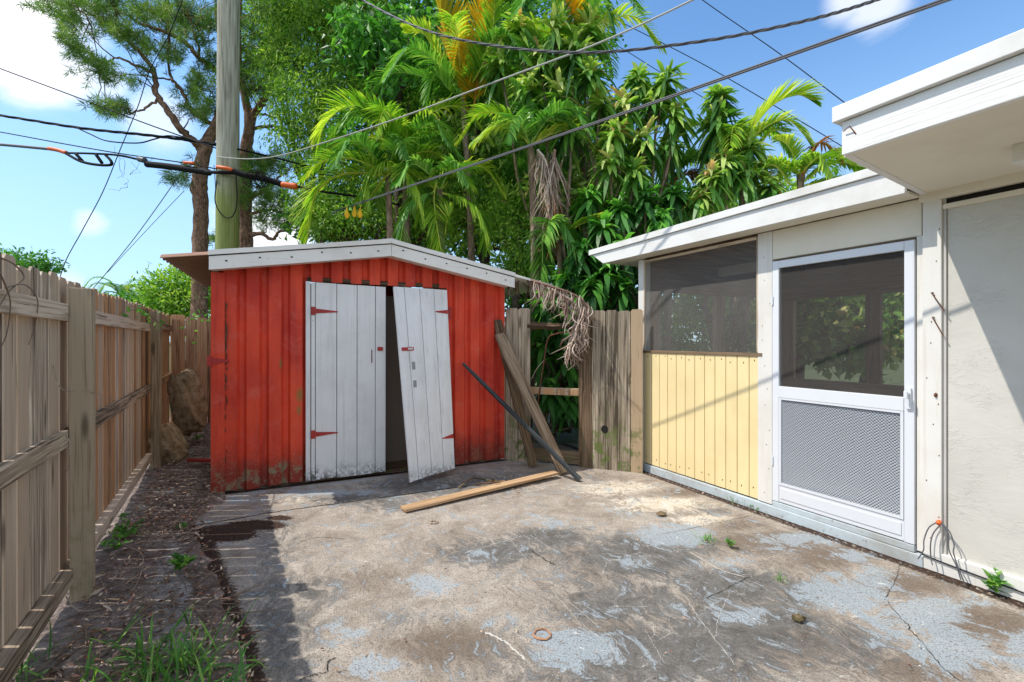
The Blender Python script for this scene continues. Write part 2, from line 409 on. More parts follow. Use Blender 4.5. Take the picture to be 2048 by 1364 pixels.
def screen_mat(name, dens, col=(.045, .043, .04)):
    m, b = newmat(name); g = b.attr('gc')
    d = b.bsdf(b.mix(b.noise(b.pos(), 3, 4, .6), col, tuple(x*1.8 for x in col)), .75, None, 0, .25)
    t = b.n('ShaderNodeBsdfTransparent'); t.inputs[0].default_value = (1, 1, 1, 1)
    f = b.math('ADD', dens, b.math('MULTIPLY', b.math('SUBTRACT', b.noise(b.pos(), 2.2, 4, .5), .5), .1))
    b.out(b.mixs(f, t.outputs[0], d)); return m
def bark(name, d, m_, l, sc=1.0, lich=None):
    m, b = newmat(name); g = b.attr('gc')
    v = b.voro(b.scale(g, (26*sc, 9*sc, 26*sc)), 1.0, 'DISTANCE_TO_EDGE'); n = b.noise(b.scale(g, (14, 5, 14)), 1.0, 5, .65)
    col = b.ramp(b.math('ADD', b.math('MULTIPLY', v, .6), b.math('MULTIPLY', n, .7)), [(.25, d), (.5, m_), (.75, l)])
    b.out(b.bsdf(col, .9, b.bump(b.math('ADD', v, n), .9, .02), 0, .15)); return m
def pole_mat():
    m, b = newmat('mossy_utility_pole_wood'); g = b.attr('gc'); p = b.pos(); z = b.xyz(p)[2]
    f = b.noise(b.scale(g, (45, 1.6, 45)), 1.0, 5, .6, .2)
    col = b.ramp(f, [(.3, (.16, .14, .10)), (.52, (.36, .35, .28)), (.75, (.52, .51, .43))])
    gz = b.math('ADD', z, b.math('MULTIPLY', b.noise(g, 3, 4, .6), 1.2))
    gm = b.rng(gz, 5.5, 4.2); col = b.mix(b.math('MULTIPLY', gm, .8), col, b.mix(f, (.12, .17, .02), (.30, .36, .07)))
    b.out(b.bsdf(col, .85, b.bump(f, .6, .006), 0, .2)); return m
def leafmat(name, stops, trans=.35, rough=.45, spec=.35):
    m, b = newmat(name); rn = b.attr('rnd', 'Fac'); p = b.pos()
    if name not in ('dead_palm_leaflet', 'dry_leaf', 'golden_palm_leaflet'): stops = [(q, (min(.8, c[0]*(1.6 if ('dark' in name or 'deep' in name) else 1.25)), min(.85, c[1]*(1.4 if ('dark' in name or 'deep' in name) else 1.1)), c[2]*1.4)) for q, c in stops]
    v = b.math('ADD', rn, b.math('MULTIPLY', b.math('SUBTRACT', b.noise(p, 1.6, 3, .5), .5), .5))
    col = b.ramp(v, stops)
    s1 = b.bsdf(col, rough, None, 0, spec)
    t = b.n('ShaderNodeBsdfTranslucent'); b.put(t.inputs[0], b.mix(.5, col, (.25, .5, .03), 'MIX') if False else b.mix(1.0, col, (1.35, 1.5, .7), 'MULTIPLY'))
    b.out(b.mixs(trans, s1, t.outputs[0])); return m
L_FINE = leafmat('fresh_green_leaf', [(0, (.035, .10, .012)), (.35, (.11, .28, .025)), (.75, (.26, .48, .05)), (1, (.50, .66, .12))], .4)
L_DARK = leafmat('dark_green_leaf', [(0, (.014, .06, .012)), (.5, (.045, .17, .022)), (1, (.13, .35, .04))], .3)
L_BROAD = leafmat('glossy_strap_leaf', [(0, (.03, .11, .015)), (.3, (.09, .27, .03)), (.62, (.27, .46, .06)), (.9, (.62, .70, .24)), (.97, (.50, .34, .12))], .35, .42, .45)
L_DEEP = leafmat('deep_green_strap_leaf', [(0, (.016, .07, .014)), (.5, (.05, .20, .028)), (1, (.15, .40, .055))], .35, .45, .4)
L_PALM = leafmat('green_palm_leaflet', [(0, (.06, .18, .015)), (.4, (.20, .42, .03)), (.8, (.46, .60, .06)), (1, (.68, .66, .14))], .4)
L_PALMD = leafmat('dark_palm_leaflet', [(0, (.02, .09, .018)), (.5, (.075, .23, .035)), (1, (.24, .42, .09))], .3)
L_GOLD = leafmat('golden_palm_leaflet', [(0, (.30, .30, .03)), (.4, (.60, .40, .03)), (.8, (.80, .42, .02)), (1, (.62, .25, .02))], .4)
L_DEAD = leafmat('dead_palm_leaflet', [(0, (.20, .12, .085)), (.5, (.46, .34, .27)), (1, (.72, .62, .53))], .1, .8, .1)
L_RUSTY = leafmat('rust_brown_palm_leaflet', [(0, (.16, .06, .02)), (.6, (.34, .15, .05)), (1, (.42, .30, .10))], .25, .8, .1)
L_PINE = leafmat('pine_needle', [(0, (.03, .08, .012)), (.45, (.085, .20, .025)), (.85, (.20, .35, .05)), (1, (.30, .36, .11))], .25)
L_GRASS = leafmat('grass_blade', [(0, (.04, .14, .02)), (.5, (.09, .28, .035)), (1, (.22, .42, .07))], .35)
L_LITTER = leafmat('dry_leaf', [(0, (.12, .065, .045)), (.35, (.28, .17, .11)), (.65, (.48, .35, .25)), (.9, (.66, .54, .42)), (1, (.5, .10, .04))], .05, .85, .1)
B_PINE = bark('pine_bark', (.09, .05, .035), (.33, .20, .14), (.54, .40, .31))
B_STEM = bark('smooth_cane_bark', (.15, .10, .07), (.30, .22, .16), (.45, .36, .28), .6)
B_DARK = bark('dark_branch_bark', (.03, .022, .016), (.10, .075, .055), (.20, .15, .11))

# ------------------------------------------------------------------ frames of the large structures
SH = Fr((-2.82, 4.38), (.904, .427), (.427, -.904))              # shed front, s to the right, n towards the yard
HO = Fr((1.495, 5.23), (.4616, -.8871), (-.8871, -.4616))        # house wall, s towards the camera, n towards the yard
FE = Fr((-2.42, 2.62), (-.52, .854), (.854, .52))                # left fence, s away from the camera, n towards the yard
RED = red_metal(); ROOF = roof_metal(); ROOFU = simple('rusty_brown_roof_sheet', (.33, .18, .12), .7, 0, .2, .5, 9); STUC = stucco(); POLE = pole_mat()

# ------------------------------------------------------------------ ground
def ground_mat():
    m, b = newmat('old_painted_concrete'); p = b.pos()
    bl = b.attr('blue', 'Fac'); dk = b.attr('dark', 'Fac'); br = b.attr('brown', 'Fac'); cr = b.attr('cream', 'Fac'); sl_ = b.attr('soil', 'Fac')
    wp = b.vmath('ADD', p, b.scale(b.noise(p, 1.7, 4, .6, 0, True), (.5, .5, 0)))
    nA = b.noise(wp, 2.3, 6, .65, .3); nB = b.noise(wp, 9, 6, .68, .5); nC = b.noise(p, 55, 5, .7); nD = b.noise(p, 115, 4, .7)
    cmb = b.n('ShaderNodeCombineXYZ'); b.put(cmb.inputs[0], b.math('MULTIPLY', b.vmath('DOT_PRODUCT', wp, (.4616, -.8871, 0)), 5)); b.put(cmb.inputs[1], b.math('MULTIPLY', b.vmath('DOT_PRODUCT', wp, (.8871, .4616, 0)), 19))
    dirn = b.noise(cmb.outputs[0], 1.2, 6, .72, .5)
    base = b.ramp(b.math('ADD', b.math('MULTIPLY', nA, .4), b.math('ADD', b.math('MULTIPLY', nB, .4), b.math('MULTIPLY', nC, .2))), [(.32, (.16, .13, .105)), (.44, (.33, .28, .23)), (.56, (.50, .44, .375)), (.72, (.68, .62, .545))])
    ed2 = b.math('ADD', b.math('MULTIPLY', b.noise(wp, 4.5, 8, .78, .8), .6), b.math('MULTIPLY', dirn, .4))
    creamc = b.ramp(nB, [(.3, (.52, .40, .26)), (.5, (.72, .64, .52)), (.7, (.80, .75, .66))])
    ed = b.math('ADD', b.math('MULTIPLY', nB, .5), b.math('MULTIPLY', dirn, .5))
    def msk(a, n, lo=.70, hi=.86): return b.rng(b.math('ADD', b.math('MULTIPLY', a, .62), b.math('MULTIPLY', b.rng(n, .33, .67), .62)), lo, hi)
    ed = b.math('ADD', b.math('MULTIPLY', ed, .75), b.math('MULTIPLY', nC, .25))
    col = b.mix(msk(cr, ed), base, creamc)
    brc = b.ramp(nC, [(.35, (.075, .052, .036)), (.6, (.22, .165, .12))])
    col = b.mix(b.math('MULTIPLY', msk(br, ed, .42, .82), .8), col, brc)
    dkc = b.ramp(b.math('ADD', b.math('MULTIPLY', nB, .5), b.math('MULTIPLY', nC, .5)), [(.35, (.050, .050, .048)), (.52, (.135, .135, .13)), (.68, (.29, .285, .275))])
    col = b.mix(b.math('MULTIPLY', msk(dk, ed2, .36, .74), .88), col, dkc)
    blc = b.ramp(nC, [(.30, (.34, .39, .42)), (.65, (.45, .52, .57))])
    col = b.mix(b.math('MULTIPLY', msk(bl, ed2, .60, .74), .8), col, blc)
    # white scratches, left where paint was scraped
    sc1 = b.vmath('ADD', p, b.scale(b.noise(p, .9, 3, .5, 0, True), (.8, .8, 0)))
    s1 = b.voro(b.scale(sc1, (2.0, 3.4, 1)), 1.0, 'DISTANCE_TO_EDGE'); s2 = b.voro(b.scale(sc1, (6.5, 3.0, 1)), 1.0, 'DISTANCE_TO_EDGE')
    lines = b.math('MAXIMUM', b.rng(s1, .009, .003), b.math('MULTIPLY', b.rng(s2, .012, .004), .8))
    lines = b.math('MULTIPLY', lines, b.rng(b.noise(p, 4, 4, .7), .5, .62)); lines = b.math('MULTIPLY', lines, b.rng(dk, .15, .6))
    col = b.mix(b.math('MULTIPLY', lines, .55), col, (.62, .60, .56))
    # pits, specks, flakes
    col = b.mix(b.math('MULTIPLY', b.rng(nC, .53, .66), .8), col, (.13, .10, .078))
    col = b.mix(b.math('MULTIPLY', b.rng(nD, .52, .62), .72), col, (.11, .085, .065))
    col = b.mix(b.math('MULTIPLY', b.rng(b.noise(p, 75, 4, .7), .65, .70), .6), col, (.78, .74, .68))
    fl = b.math('MULTIPLY', b.rng(b.noise(b.scale(wp, (14, 30, 1)), 1.0, 5, .7), .64, .67), b.rng(b.math('ADD', bl, b.math('MULTIPLY', cr, .6)), .15, .6))
    col = b.mix(fl, col, (.74, .74, .71))
    # dark soil washed over the slab
    sm = b.rng(b.math('ADD', sl_, b.math('SUBTRACT', b.math('ADD', b.math('MULTIPLY', nB, .35), b.math('MULTIPLY', nC, .9)), .62)), .42, .58)
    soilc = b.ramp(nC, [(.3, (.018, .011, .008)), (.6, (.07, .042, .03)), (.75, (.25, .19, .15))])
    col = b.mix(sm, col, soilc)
    h = b.math('ADD', b.math('MULTIPLY', nC, .6), b.math('ADD', b.math('MULTIPLY', nD, .35), b.math('MULTIPLY', nB, .5)))
    b.out(b.bsdf(col, .88, b.bump(h, .9, .016), 0, .15)); return m
def dirt_mat():
    m, b = newmat('leafy_dark_dirt'); p = b.pos(); gy = b.attr('grey', 'Fac')
    n1 = b.noise(p, 3, 6, .68, .3); n2 = b.noise(p, 22, 6, .72, .6); n3 = b.noise(p, 90, 4, .7)
    col = b.ramp(b.math('ADD', b.math('MULTIPLY', n1, .4), b.math('MULTIPLY', n2, .6)), [(.32, (.06, .04, .033)), (.46, (.20, .15, .125)), (.6, (.40, .33, .29)), (.75, (.50, .43, .39))])
    gm = b.rng(b.math('ADD', gy, b.math('SUBTRACT', n2, .5)), .35, .65)
    col = b.mix(gm, col, b.ramp(n2, [(.35, (.22, .195, .175)), (.6, (.45, .42, .39))]))
    col = b.mix(b.math('MULTIPLY', b.rng(n3, .62, .68), .7), col, (.46, .39, .33))
    col = b.mix(b.math('MULTIPLY', b.rng(n3, .42, .34), .7), col, (.02, .013, .01))
    b.out(b.bsdf(col, .92, b.bump(b.math('ADD', n2, n3), .9, .02), 0, .1)); return m

def edge_x(y):    # right limit of the dirt strip beside the slab
    P = np.array([gr(470, 1364), gr(445, 1260), gr(412, 1160), gr(392, 1090), gr(372, 1055), gr(400, 1028), gr(436, 1000), gr(425, 985)])
    ys = P[:, 1]; xs = P[:, 0]; i = np.argsort(ys); return np.interp(y, ys[i], xs[i])
def blobs(X, Y, L):
    out = np.zeros_like(X)
    for (u, v, ru, rv, s) in L:
        c = gr(u, v); rx = ru*c[1]/FP; ry = rv*c[1]**2/(HC*FP)
        d = ((X-c[0]-0*(Y-c[1]))/rx)**2; d = ((X-c[0]-c[0]/c[1]*(Y-c[1]))/rx)**2+((Y-c[1])/ry)**2
        out = np.maximum(out, s*np.exp(-d*.7))
    return out
def grid(x0, x1, y0, y1, st):
    xs = np.arange(x0, x1+st/2, st); ys = np.arange(y0, y1+st/2, st); X, Y = np.meshgrid(xs, ys)
    nx, ny = len(xs), len(ys); i = np.arange(nx*ny).reshape(ny, nx)
    F = np.stack([i[:-1, :-1], i[:-1, 1:], i[1:, 1:], i[1:, :-1]], -1).reshape(-1, 4); return X, Y, F
X, Y, F = grid(-3.9, 4.6, -1.5, 6.6, .025)
Z = (fbm(X, Y, 1.3, 1)-.5)*.004+(fbm(X, Y, 11, 2)-.5)*.0015
mm = M(); mm.add(np.stack([X, Y, Z], -1), F, None, .5)
soil_d = X-edge_x(Y)
A_blue = blobs(X, Y, [(1340, 1068, 75, 24, 1.1), (1240, 1020, 60, 16, .6), (1690, 1185, 95, 42, 1.05), (1760, 1140, 60, 20, .7), (1850, 1235, 120, 45, 1.0), (1900, 1300, 90, 50, 1.0), (1960, 1200, 60, 25, .7),
    (1600, 1080, 110, 16, .8), (1150, 1295, 100, 48, 1.0), (1060, 1040, 70, 20, .6), (850, 1165, 70, 22, .75), (700, 1262, 55, 20, .75), (740, 1330, 70, 30, .9), (960, 1115, 45, 20, .55), (1450, 1125, 70, 22, .7),
    (1545, 1100, 60, 16, .6), (1110, 1050, 60, 16, .55), (640, 1090, 50, 20, .4), (1500, 1230, 60, 25, .6), (520, 1180, 30, 30, .3), (640, 985, 160, 9, .85), (500, 1000, 60, 8, .8), (1720, 1110, 80, 14, .8), (980, 1250, 50, 25, .4), (2040, 1290, 40, 40, .8), (1030, 1150, 40, 16, .5)])
A_blue = np.maximum(A_blue, .30)
dsh = (X-SH.o[0])*SH.n[0]+(Y-SH.o[1])*SH.n[1]; dho = (X-HO.o[0])*HO.n[0]+(Y-HO.o[1])*HO.n[1]
A_soil = None
A_dark = blobs(X, Y, [(1000, 1105, 100, 26, .9), (1100, 1075, 80, 20, .9), (1280, 1110, 130, 40, 1.0), (1250, 1200, 130, 50, .8), (1300, 1310, 230, 60, 1.05), (1450, 1170, 110, 40, 1.0), (1480, 1260, 170, 60, 1.0), (1420, 1020, 60, 12, .4),
    (620, 1180, 60, 40, .6), (560, 1230, 70, 120, .6), (560, 1080, 50, 60, .45), (700, 995, 90, 14, .8), (860, 975, 120, 16, .9), (1600, 1190, 80, 40, .7), (780, 1010, 60, 14, .6), (1200, 960, 40, 10, .3), (960, 960, 100, 16, .7), (1700, 1290, 110, 60, .6), (800, 1240, 60, 20, .3), (620, 1190, 20, 12, 1.2)])
A_brown = blobs(X, Y, [(1560, 1085, 140, 26, .9), (1650, 1110, 100, 30, .9), (1800, 1170, 130, 30, .9), (1960, 1250, 110, 45, 1.0), (1840, 1330, 160, 40, .9), (900, 1290, 140, 45, .8), (740, 1160, 110, 36, .45), (1080, 1180, 120, 40, .4), (1200, 1270, 130, 40, .7), (1360, 985, 70, 10, .8), (1480, 1050, 60, 14, .8), (700, 1345, 60, 22, .5), (860, 1090, 160, 35, .35), (1600, 1290, 110, 50, .8), (1230, 1150, 70, 20, .5), (1180, 950, 70, 10, .6)])
A_cream = blobs(X, Y, [(1230, 975, 110, 20, 1.0), (1330, 1008, 120, 18, 1.2), (1410, 1040, 70, 14, 1.2), (1990, 1180, 90, 26, 1.0), (620, 1000, 80, 14, .8), (1900, 1150, 60, 12, .6), (620, 1060, 80, 30, .5), (750, 1100, 150, 40, .35), (1230, 1345, 60, 16, .5), (950, 1050, 130, 20, .3), (1600, 1345, 60, 20, .7)])
A_soil = np.clip(1.1-np.maximum(soil_d, 0)/.24, 0, 1)*np.clip((3.72-Y)/.12, 0, 1)
A_soil = np.maximum(A_soil, .7*blobs(X, Y, [(450, 1066, 60, 16, 1.6), (510, 1050, 60, 10, 1.5), (560, 1036, 30, 6, 1.2)]))
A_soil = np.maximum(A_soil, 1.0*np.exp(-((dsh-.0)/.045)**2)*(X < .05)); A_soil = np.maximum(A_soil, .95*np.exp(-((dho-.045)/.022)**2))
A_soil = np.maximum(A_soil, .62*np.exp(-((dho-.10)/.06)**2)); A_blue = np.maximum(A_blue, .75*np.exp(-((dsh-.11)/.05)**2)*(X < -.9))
PATIO = mm.build('patio', ground_mat(), origin=(0, 0, 0), smooth=True, attrs=dict(blue=A_blue, dark=A_dark, brown=A_brown, cream=A_cream, soil=A_soil)); PATIO['kind'] = 'structure'
X, Y, F = grid(-6.6, -.6, -1.5, 8.2, .03)
sd = X-edge_x(Y)+(fbm(X, Y, 4, 5)-.5)*.14
front = SH.o[1]+SH.a[1]/SH.a[0]*(X-SH.o[0])
Z = .012+(fbm(X, Y, 2.2, 6)-.45)*.05+(fbm(X, Y, 12, 7)-.5)*.03-np.clip(sd, 0, 1)*.35+np.clip(Y-5.2, 0, 2)*.05*(X < -3.4)
Z = np.where((Y > front-.02) & (X > -2.85), -.06, Z); Z = np.clip(Z, -.08, 1)
mm = M(); mm.add(np.stack([X, Y, Z], -1), F, None, .5)
A_grey = blobs(X, Y, [(345, 1200, 35, 110, 1.0), (330, 1300, 50, 60, .6), (350, 1110, 30, 30, .6), (330, 985, 30, 10, .8), (200, 1280, 60, 30, .4)])
DIRT = mm.build('dirt_ground', dirt_mat(), origin=(0, 0, 0), smooth=True, attrs=dict(grey=A_grey)); DIRT['kind'] = 'structure'
mm = M(); mm.add([(-600, -600, -.09), (600, -600, -.09), (600, 900, -.09), (-600, 900, -.09)], [(0, 1, 2, 3)])
m_, b_ = newmat('far_grass_ground'); n_ = b_.noise(b_.pos(), 2, 5, .6)
b_.out(b_.bsdf(b_.ramp(n_, [(.3, (.05, .06, .025)), (.7, (.12, .15, .05))]), .95)); GND = mm.build('ground', m_, origin=(0, 0, 0)); GND['kind'] = 'structure'
# joints and cracks in the slab
def crack(pts, wd, m, jag=.004):
    P = cat_curve([gr(*q) for q in pts], 14); P = P+np.c_[rng.normal(0, jag, len(P)), rng.normal(0, jag, len(P)), np.full(len(P), .0035)]
    V = []; T = np.gradient(P, axis=0); S = np.c_[-T[:, 1], T[:, 0], 0*T[:, 0]]; S /= np.linalg.norm(S, axis=1)[:, None]
    for i in range(len(P)):
        ww = wd*random.uniform(.5, 1.3)*(1 if 0 < i < len(P)-1 else .2); V += [P[i]+S[i]*ww/2, P[i]-S[i]*ww/2]
    m.add(V, [(2*i, 2*i+1, 2*i+3, 2*i+2) for i in range(len(P)-1)])
cm = M()
crack([(385, 1052), (460, 1040), (540, 1026), (640, 1012), (760, 996), (880, 980), (1000, 965)], .013, cm)
crack([(1405, 1200), (1450, 1180), (1500, 1152)], .003, cm)
crack([(1770, 1195), (1790, 1165), (1805, 1125), (1870, 1108)], .003, cm); crack([(1770, 1200), (1830, 1270), (1880, 1330), (1920, 1364)], .0035, cm)
crack([(655, 1345), (656, 1325), (672, 1316)], .005, cm, .001); crack([(655, 1345), (620, 1352), (600, 1362)], .004, cm)
crack([(1320, 1070), (1440, 1045), (1540, 1022)], .003, cm); crack([(600, 1085), (640, 1075), (690, 1079)], .004, cm)
crack([(1060, 1100), (1090, 1120), (1110, 1130)], .006, cm)
ck = cm.build('pavement_cracks', HOLE, origin=(0, 0, 0)); ck['kind'] = 'structure'
SCRATCH = simple('pale_scrape', (.60, .56, .50), .8)
cm = M()
for pts, wd in [([(925, 1108), (985, 1090), (1045, 1072)], .012), ([(1060, 1070), (1090, 1090), (1120, 1106)], .009), ([(1110, 1190), (1160, 1245), (1215, 1290)], .007), ([(1125, 1195), (1180, 1240), (1240, 1290)], .006),
        ([(1025, 1085), (1045, 1110), (1055, 1120)], .005), ([(1370, 1190), (1400, 1240), (1470, 1330)], .007), ([(1290, 1260), (1330, 1330)], .005), ([(1430, 1280), (1440, 1230), (1460, 1185)], .005),
        ([(1260, 1240), (1300, 1225), (1360, 1240)], .004), ([(1380, 1105), (1440, 1140), (1490, 1155)], .02), ([(970, 1265), (1010, 1285), (1050, 1320)], .03), ([(1150, 1240), (1180, 1210)], .004)]:
    P = [q for q in pts]; P = P if len(P) > 2 else [P[0], ((P[0][0]+P[1][0])/2, (P[0][1]+P[1][1])/2), P[1]]
    crack(P, wd*.38, cm, .003)
sk = cm.build('pavement_scrapes', SCRATCH, origin=(0, 0, 0)); sk['kind'] = 'structure'

# ------------------------------------------------------------------ left fence
def picket(fr, s0, s1, n0, n1, z0, z1, name, mat, parent, tilt=0.0, ear=.022, wav=True):
    m = M(); e = min(ear, (s1-s0)*.25); j = random.uniform(-.008, .012)
    poly = [(s0, z0), (s1, z0), (s1+tilt, z1+j-e), (s1-e+tilt, z1+j), (s0+e+tilt, z1+j), (s0+tilt, z1+j-e)]
    m.prism(poly, lambda p, q, d: fr.p(p, d, q), n0, n1); return m.build(name, mat, parent)
lf = thing('board_fence', 'long weathered dog-ear board fence along the left side, seen from its post and rail side', 'fence', FE.p(0, 0, 0))
s = -2.7; i = 0
SC = 5.5
while s < SC-.05:
    wd = random.uniform(.124, .136); gap = random.choice([.009, .013, .017, .020, .023])
    zt = 1.80+.03*max(0, s)/3+random.uniform(-.012, .012)
    mat = W_FENCE if s < .6 or (s < 2.6 and random.random() < .4) else W_WARM
    picket(FE, s, min(s+wd, SC), -.096, -.085, .07, zt, 'picket', mat, lf, random.uniform(-.005, .005)); s += wd+gap; i += 1
for s in (-2.5, 0.0, 3.1, 5.42):
    m = M(); c = FE.p(s, 0, .82)
    m.fbox(FE, s-.047, s+.047, -.047, .047, -.1, 1.745 if s < 1 else 1.79, 'z', .002); m.build('post', W_POST if s < 5 else W_WARM, lf, bevel=.004)
for (a, b) in ((-2.45, -.05), (.05, 3.05), (3.15, 5.4)):
    for (z0, z1, n0) in ((1.56 if a < 1 else 1.60, 1.65 if a < 1 else 1.69, -.084), (.87, .96, -.084)):
        m = M(); m.fbox(FE, a, b, n0, -.047, z0, z1, 's', .002); m.build('rail', W_RAIL if a < 0 else W_WARM if a > 3 else W_RAIL, lf, bevel=.003)
    m = M(); m.fbox(FE, a, b, -.084, -.028, .115, .20, 's', .003); m.build('rail', W_RAIL if a < 3 else W_WARM, lf, bevel=.003)
# fence across the back left corner
CO = FE.p(SC+.02, -.1, 0)
BF = Fr((CO[0], CO[1]), (.904, .427), (.427, -.904))
bf = thing('board_fence', 'short brown board fence closing the back left corner behind the shed', 'fence', CO)
s = .02
while s < 3.2:
    wd = random.choice([.14, .19, .19]); picket(BF, s, s+wd, -.02, 0, .05, 1.84+random.uniform(-.015, .02), 'picket', W_WARM, bf); s += wd+random.choice([.006, .012])
for z in (.9, 1.5):
    m = M(); m.fbox(BF, 0.02, 3.2, -.06, -.021, z, z+.09, 's'); m.build('rail', W_WARM, bf)

# ------------------------------------------------------------------ back fence with the missing boards (between shed and porch)
g0 = gr(1012, 919); g1 = gr(1288, 946)
GF = Fr(g0[:2], (g1-g0)[:2], unit(np.array([(g1-g0)[1], -(g1-g0)[0]])))
gl = float(np.linalg.norm((g1-g0)[:2]))
gt = thing('board_fence', 'grey dog-ear fence with a gap of missing boards between red shed and porch', 'fence', g0)
def gs(u): return GF.hit(u, 700)[0]
for (u0, u1, v1, v0, tl) in [(1013, 1037, 617, 918, 0), (1038, 1061, 618, 920, 0), (1158, 1184, 622, 937, .0), (1184.5, 1211, 623, 936, 0), (1211.5, 1236, 622, 937, 0), (1236.5, 1261, 621, 942, 0), (1262, 1286, 620, 945, 0)]:
    s0, s1 = gs(u0), gs(u1); zt = GF.hit((u0+u1)/2, v1)[1]
    o = picket(GF, s0, s1-.002, 0, .019, 0.0, zt, 'picket', W_GATE if u0 != 1158 else W_OLD, gt, 0, .018)
    if u0 == 1158: o['label'] = 'dark rotten picket beside the gap'
for (v0, v1, mat) in [(790, 776, W_GATE)]:
    z0 = GF.hit(1110, v0)[1]; z1 = GF.hit(1110, v1)[1]
    m = M(); m.fbox(GF, gs(1055), gs(1165), -.05, -.002, z0, z1, 's'); m.build('rail', mat, gt, bevel=.003)
    m = M()
    for k in range(4): m.fbox(GF, gs(1062+k*25), gs(1062+k*25+20), -.0015, .006, z0+.005, z1-.008, 'z')
    m.build('picket_stub', W_WARM, gt)
z0 = GF.hit(1110, 661)[1]; z1 = GF.hit(1110, 645)[1]
m = M(); P = [GF.p(gs(u), -.02, GF.hit(u, v)[1]) for u, v in [(1056, 652), (1080, 651), (1105, 653), (1130, 652), (1150, 655)]]; m.tube(cat_curve(P, 3), [.05, .052, .048, .05, .045, .05, .042, .045, .04, .035, .028, .02, .01], 6, rough=.12); m.build('rail', W_OLD, gt)
m = M(); m.fbox(GF, gs(1060), gs(1165), -.05, 0, .03, .17, 's', .006); m.build('rail', W_OLD, gt)
m = M(); m.fbox(GF, -.02, .07, -.1, -.01, 0, 1.75, 'z'); m.build('post', W_GATE, gt)
m = M(); hs, hz = GF.hit(1210, 858); m.prism([(hs+.042*math.cos(a)+random.uniform(-.004, .004), hz+.045*math.sin(a)) for a in np.linspace(0, 2*PI, 12)[:-1]], lambda p, q, d: GF.p(p, d, q), .0192, .0212); o = m.build('knot_hole', HOLE, gt)

# ------------------------------------------------------------------ red shed
OV = .22; WSH = 3.02; RID = 1.62
def rz(s): return 2.378-abs(s-RID)*(.155 if s < RID else .185)       # underside of roof line at the front wall
shed = thing('garden_shed', 'red corrugated metal shed with white plank double doors, right door hanging askew', 'shed', SH.p(1.5, -1, 0))
def dS(u): return SH.hit(u, 700)[0]
D0, D1 = dS(619), dS(894); DT = 2.055
def prof(s, ph=0.0):
    q = ((s+ph) % .192)/.192
    pts = [(0, 0), (.56, 0), (.68, -.042), (.88, -.042), (1.0, 0)]
    return float(np.interp(q, [a for a, _ in pts], [c for _, c in pts]))
def corr_wall(fr, L, top, name, mat, opening=None, z0=0.0, n_off=0.0, flip=1):
    bp = {0.0, L}
    k = 0
    while k*.192 < L+.2:
        for q in (0, .56, .68, .88):
            x = k*.192-.105+q*.192
            if 0 < x < L: bp.add(round(x, 4))
        k += 1
    if opening: bp |= {opening[0], opening[1]}
    bp.add(RID) if L > 2.5 else None
    bp = sorted(bp); m = M()
    for a, b in zip(bp[:-1], bp[1:]):
        mid = (a+b)/2; pa, pb = prof(a, .105), prof(b, .105)
        zb = z0
        if opening and opening[0] < mid < opening[1]: zb = opening[2]
        zs = [zb, zb+.03]+[zb+(min(top(a), top(b))-zb)*f for f in (.3, .6)]
        V = []
        ja, jb = (corr_wall.j.setdefault(round(a, 3), random.uniform(-.005, .022)), corr_wall.j.setdefault(round(b, 3), random.uniform(-.005, .022))) if zb < .1 else (0, 0)
        for z in zs:
            V += [fr.p(a, (pa+n_off)*flip, z+(ja if z == zb else 0)), fr.p(b, (pb+n_off)*flip, z+(jb if z == zb else 0))]
        V += [fr.p(a, (pa+n_off)*flip, top(a)), fr.p(b, (pb+n_off)*flip, top(b))]
        m.add(V, [(2*i, 2*i+1, 2*i+3, 2*i+2) for i in range(len(V)//2-1)], None, .5)
    o = m.build(name, mat, shed); so_ = o.modifiers.new('sheet', 'SOLIDIFY'); so_.thickness = .002; return o
corr_wall.j = {}
DEP = 2.0
corr_wall(SH, WSH, lambda s: rz(s)-.005, 'front_wall', RED, (D0, D1, DT), .012)
BK = Fr(SH.p(0, -DEP, 0)[:2], SH.a, -SH.n)
corr_wall(BK, WSH, lambda s: rz(s)-.005, 'back_wall', RED)
LS = Fr(SH.p(0, 0, 0)[:2], -SH.n, -SH.a); corr_wall(LS, DEP, lambda s: rz(0)-.005, 'side_wall', ROOF, n_off=-.002)
RS = Fr(SH.p(WSH, 0, 0)[:2], -SH.n, SH.a); corr_wall(RS, DEP, lambda s: rz(WSH)-.005, 'side_wall', ROOF, n_off=-.002)
m = M(); m.fbox(SH, .03, WSH-.03, -DEP+.03, -.05, .003, .03); m.build('floor', W_OLD, shed)
m = M()
m.fbox(SH, D0+.2, D1-.05, -.42, -.40, .03, 1.98, 'z'); m.build('inner_panel', DARKIN, shed)
m = M(); m.fbox(SH, -.012, .10, .002, .02, .0, rz(0)-.03, 'z', .001); m.build('corner_strip', RED, shed)
# rust scabs on the joint beside the corner strip
m = M()
for k in range(60):
    z = random.choice([random.uniform(.3, 1.9), random.gauss(1.25, .25), random.gauss(1.5, .1)])
    if .05 < z < 2.05: m.ell(SH.p(.108+random.uniform(-.008, .01), .014, z), random.uniform(.004, .009), .006, random.uniform(.008, .028), 5, 4, .3)
m.build('rust_scab', RUST, shed)
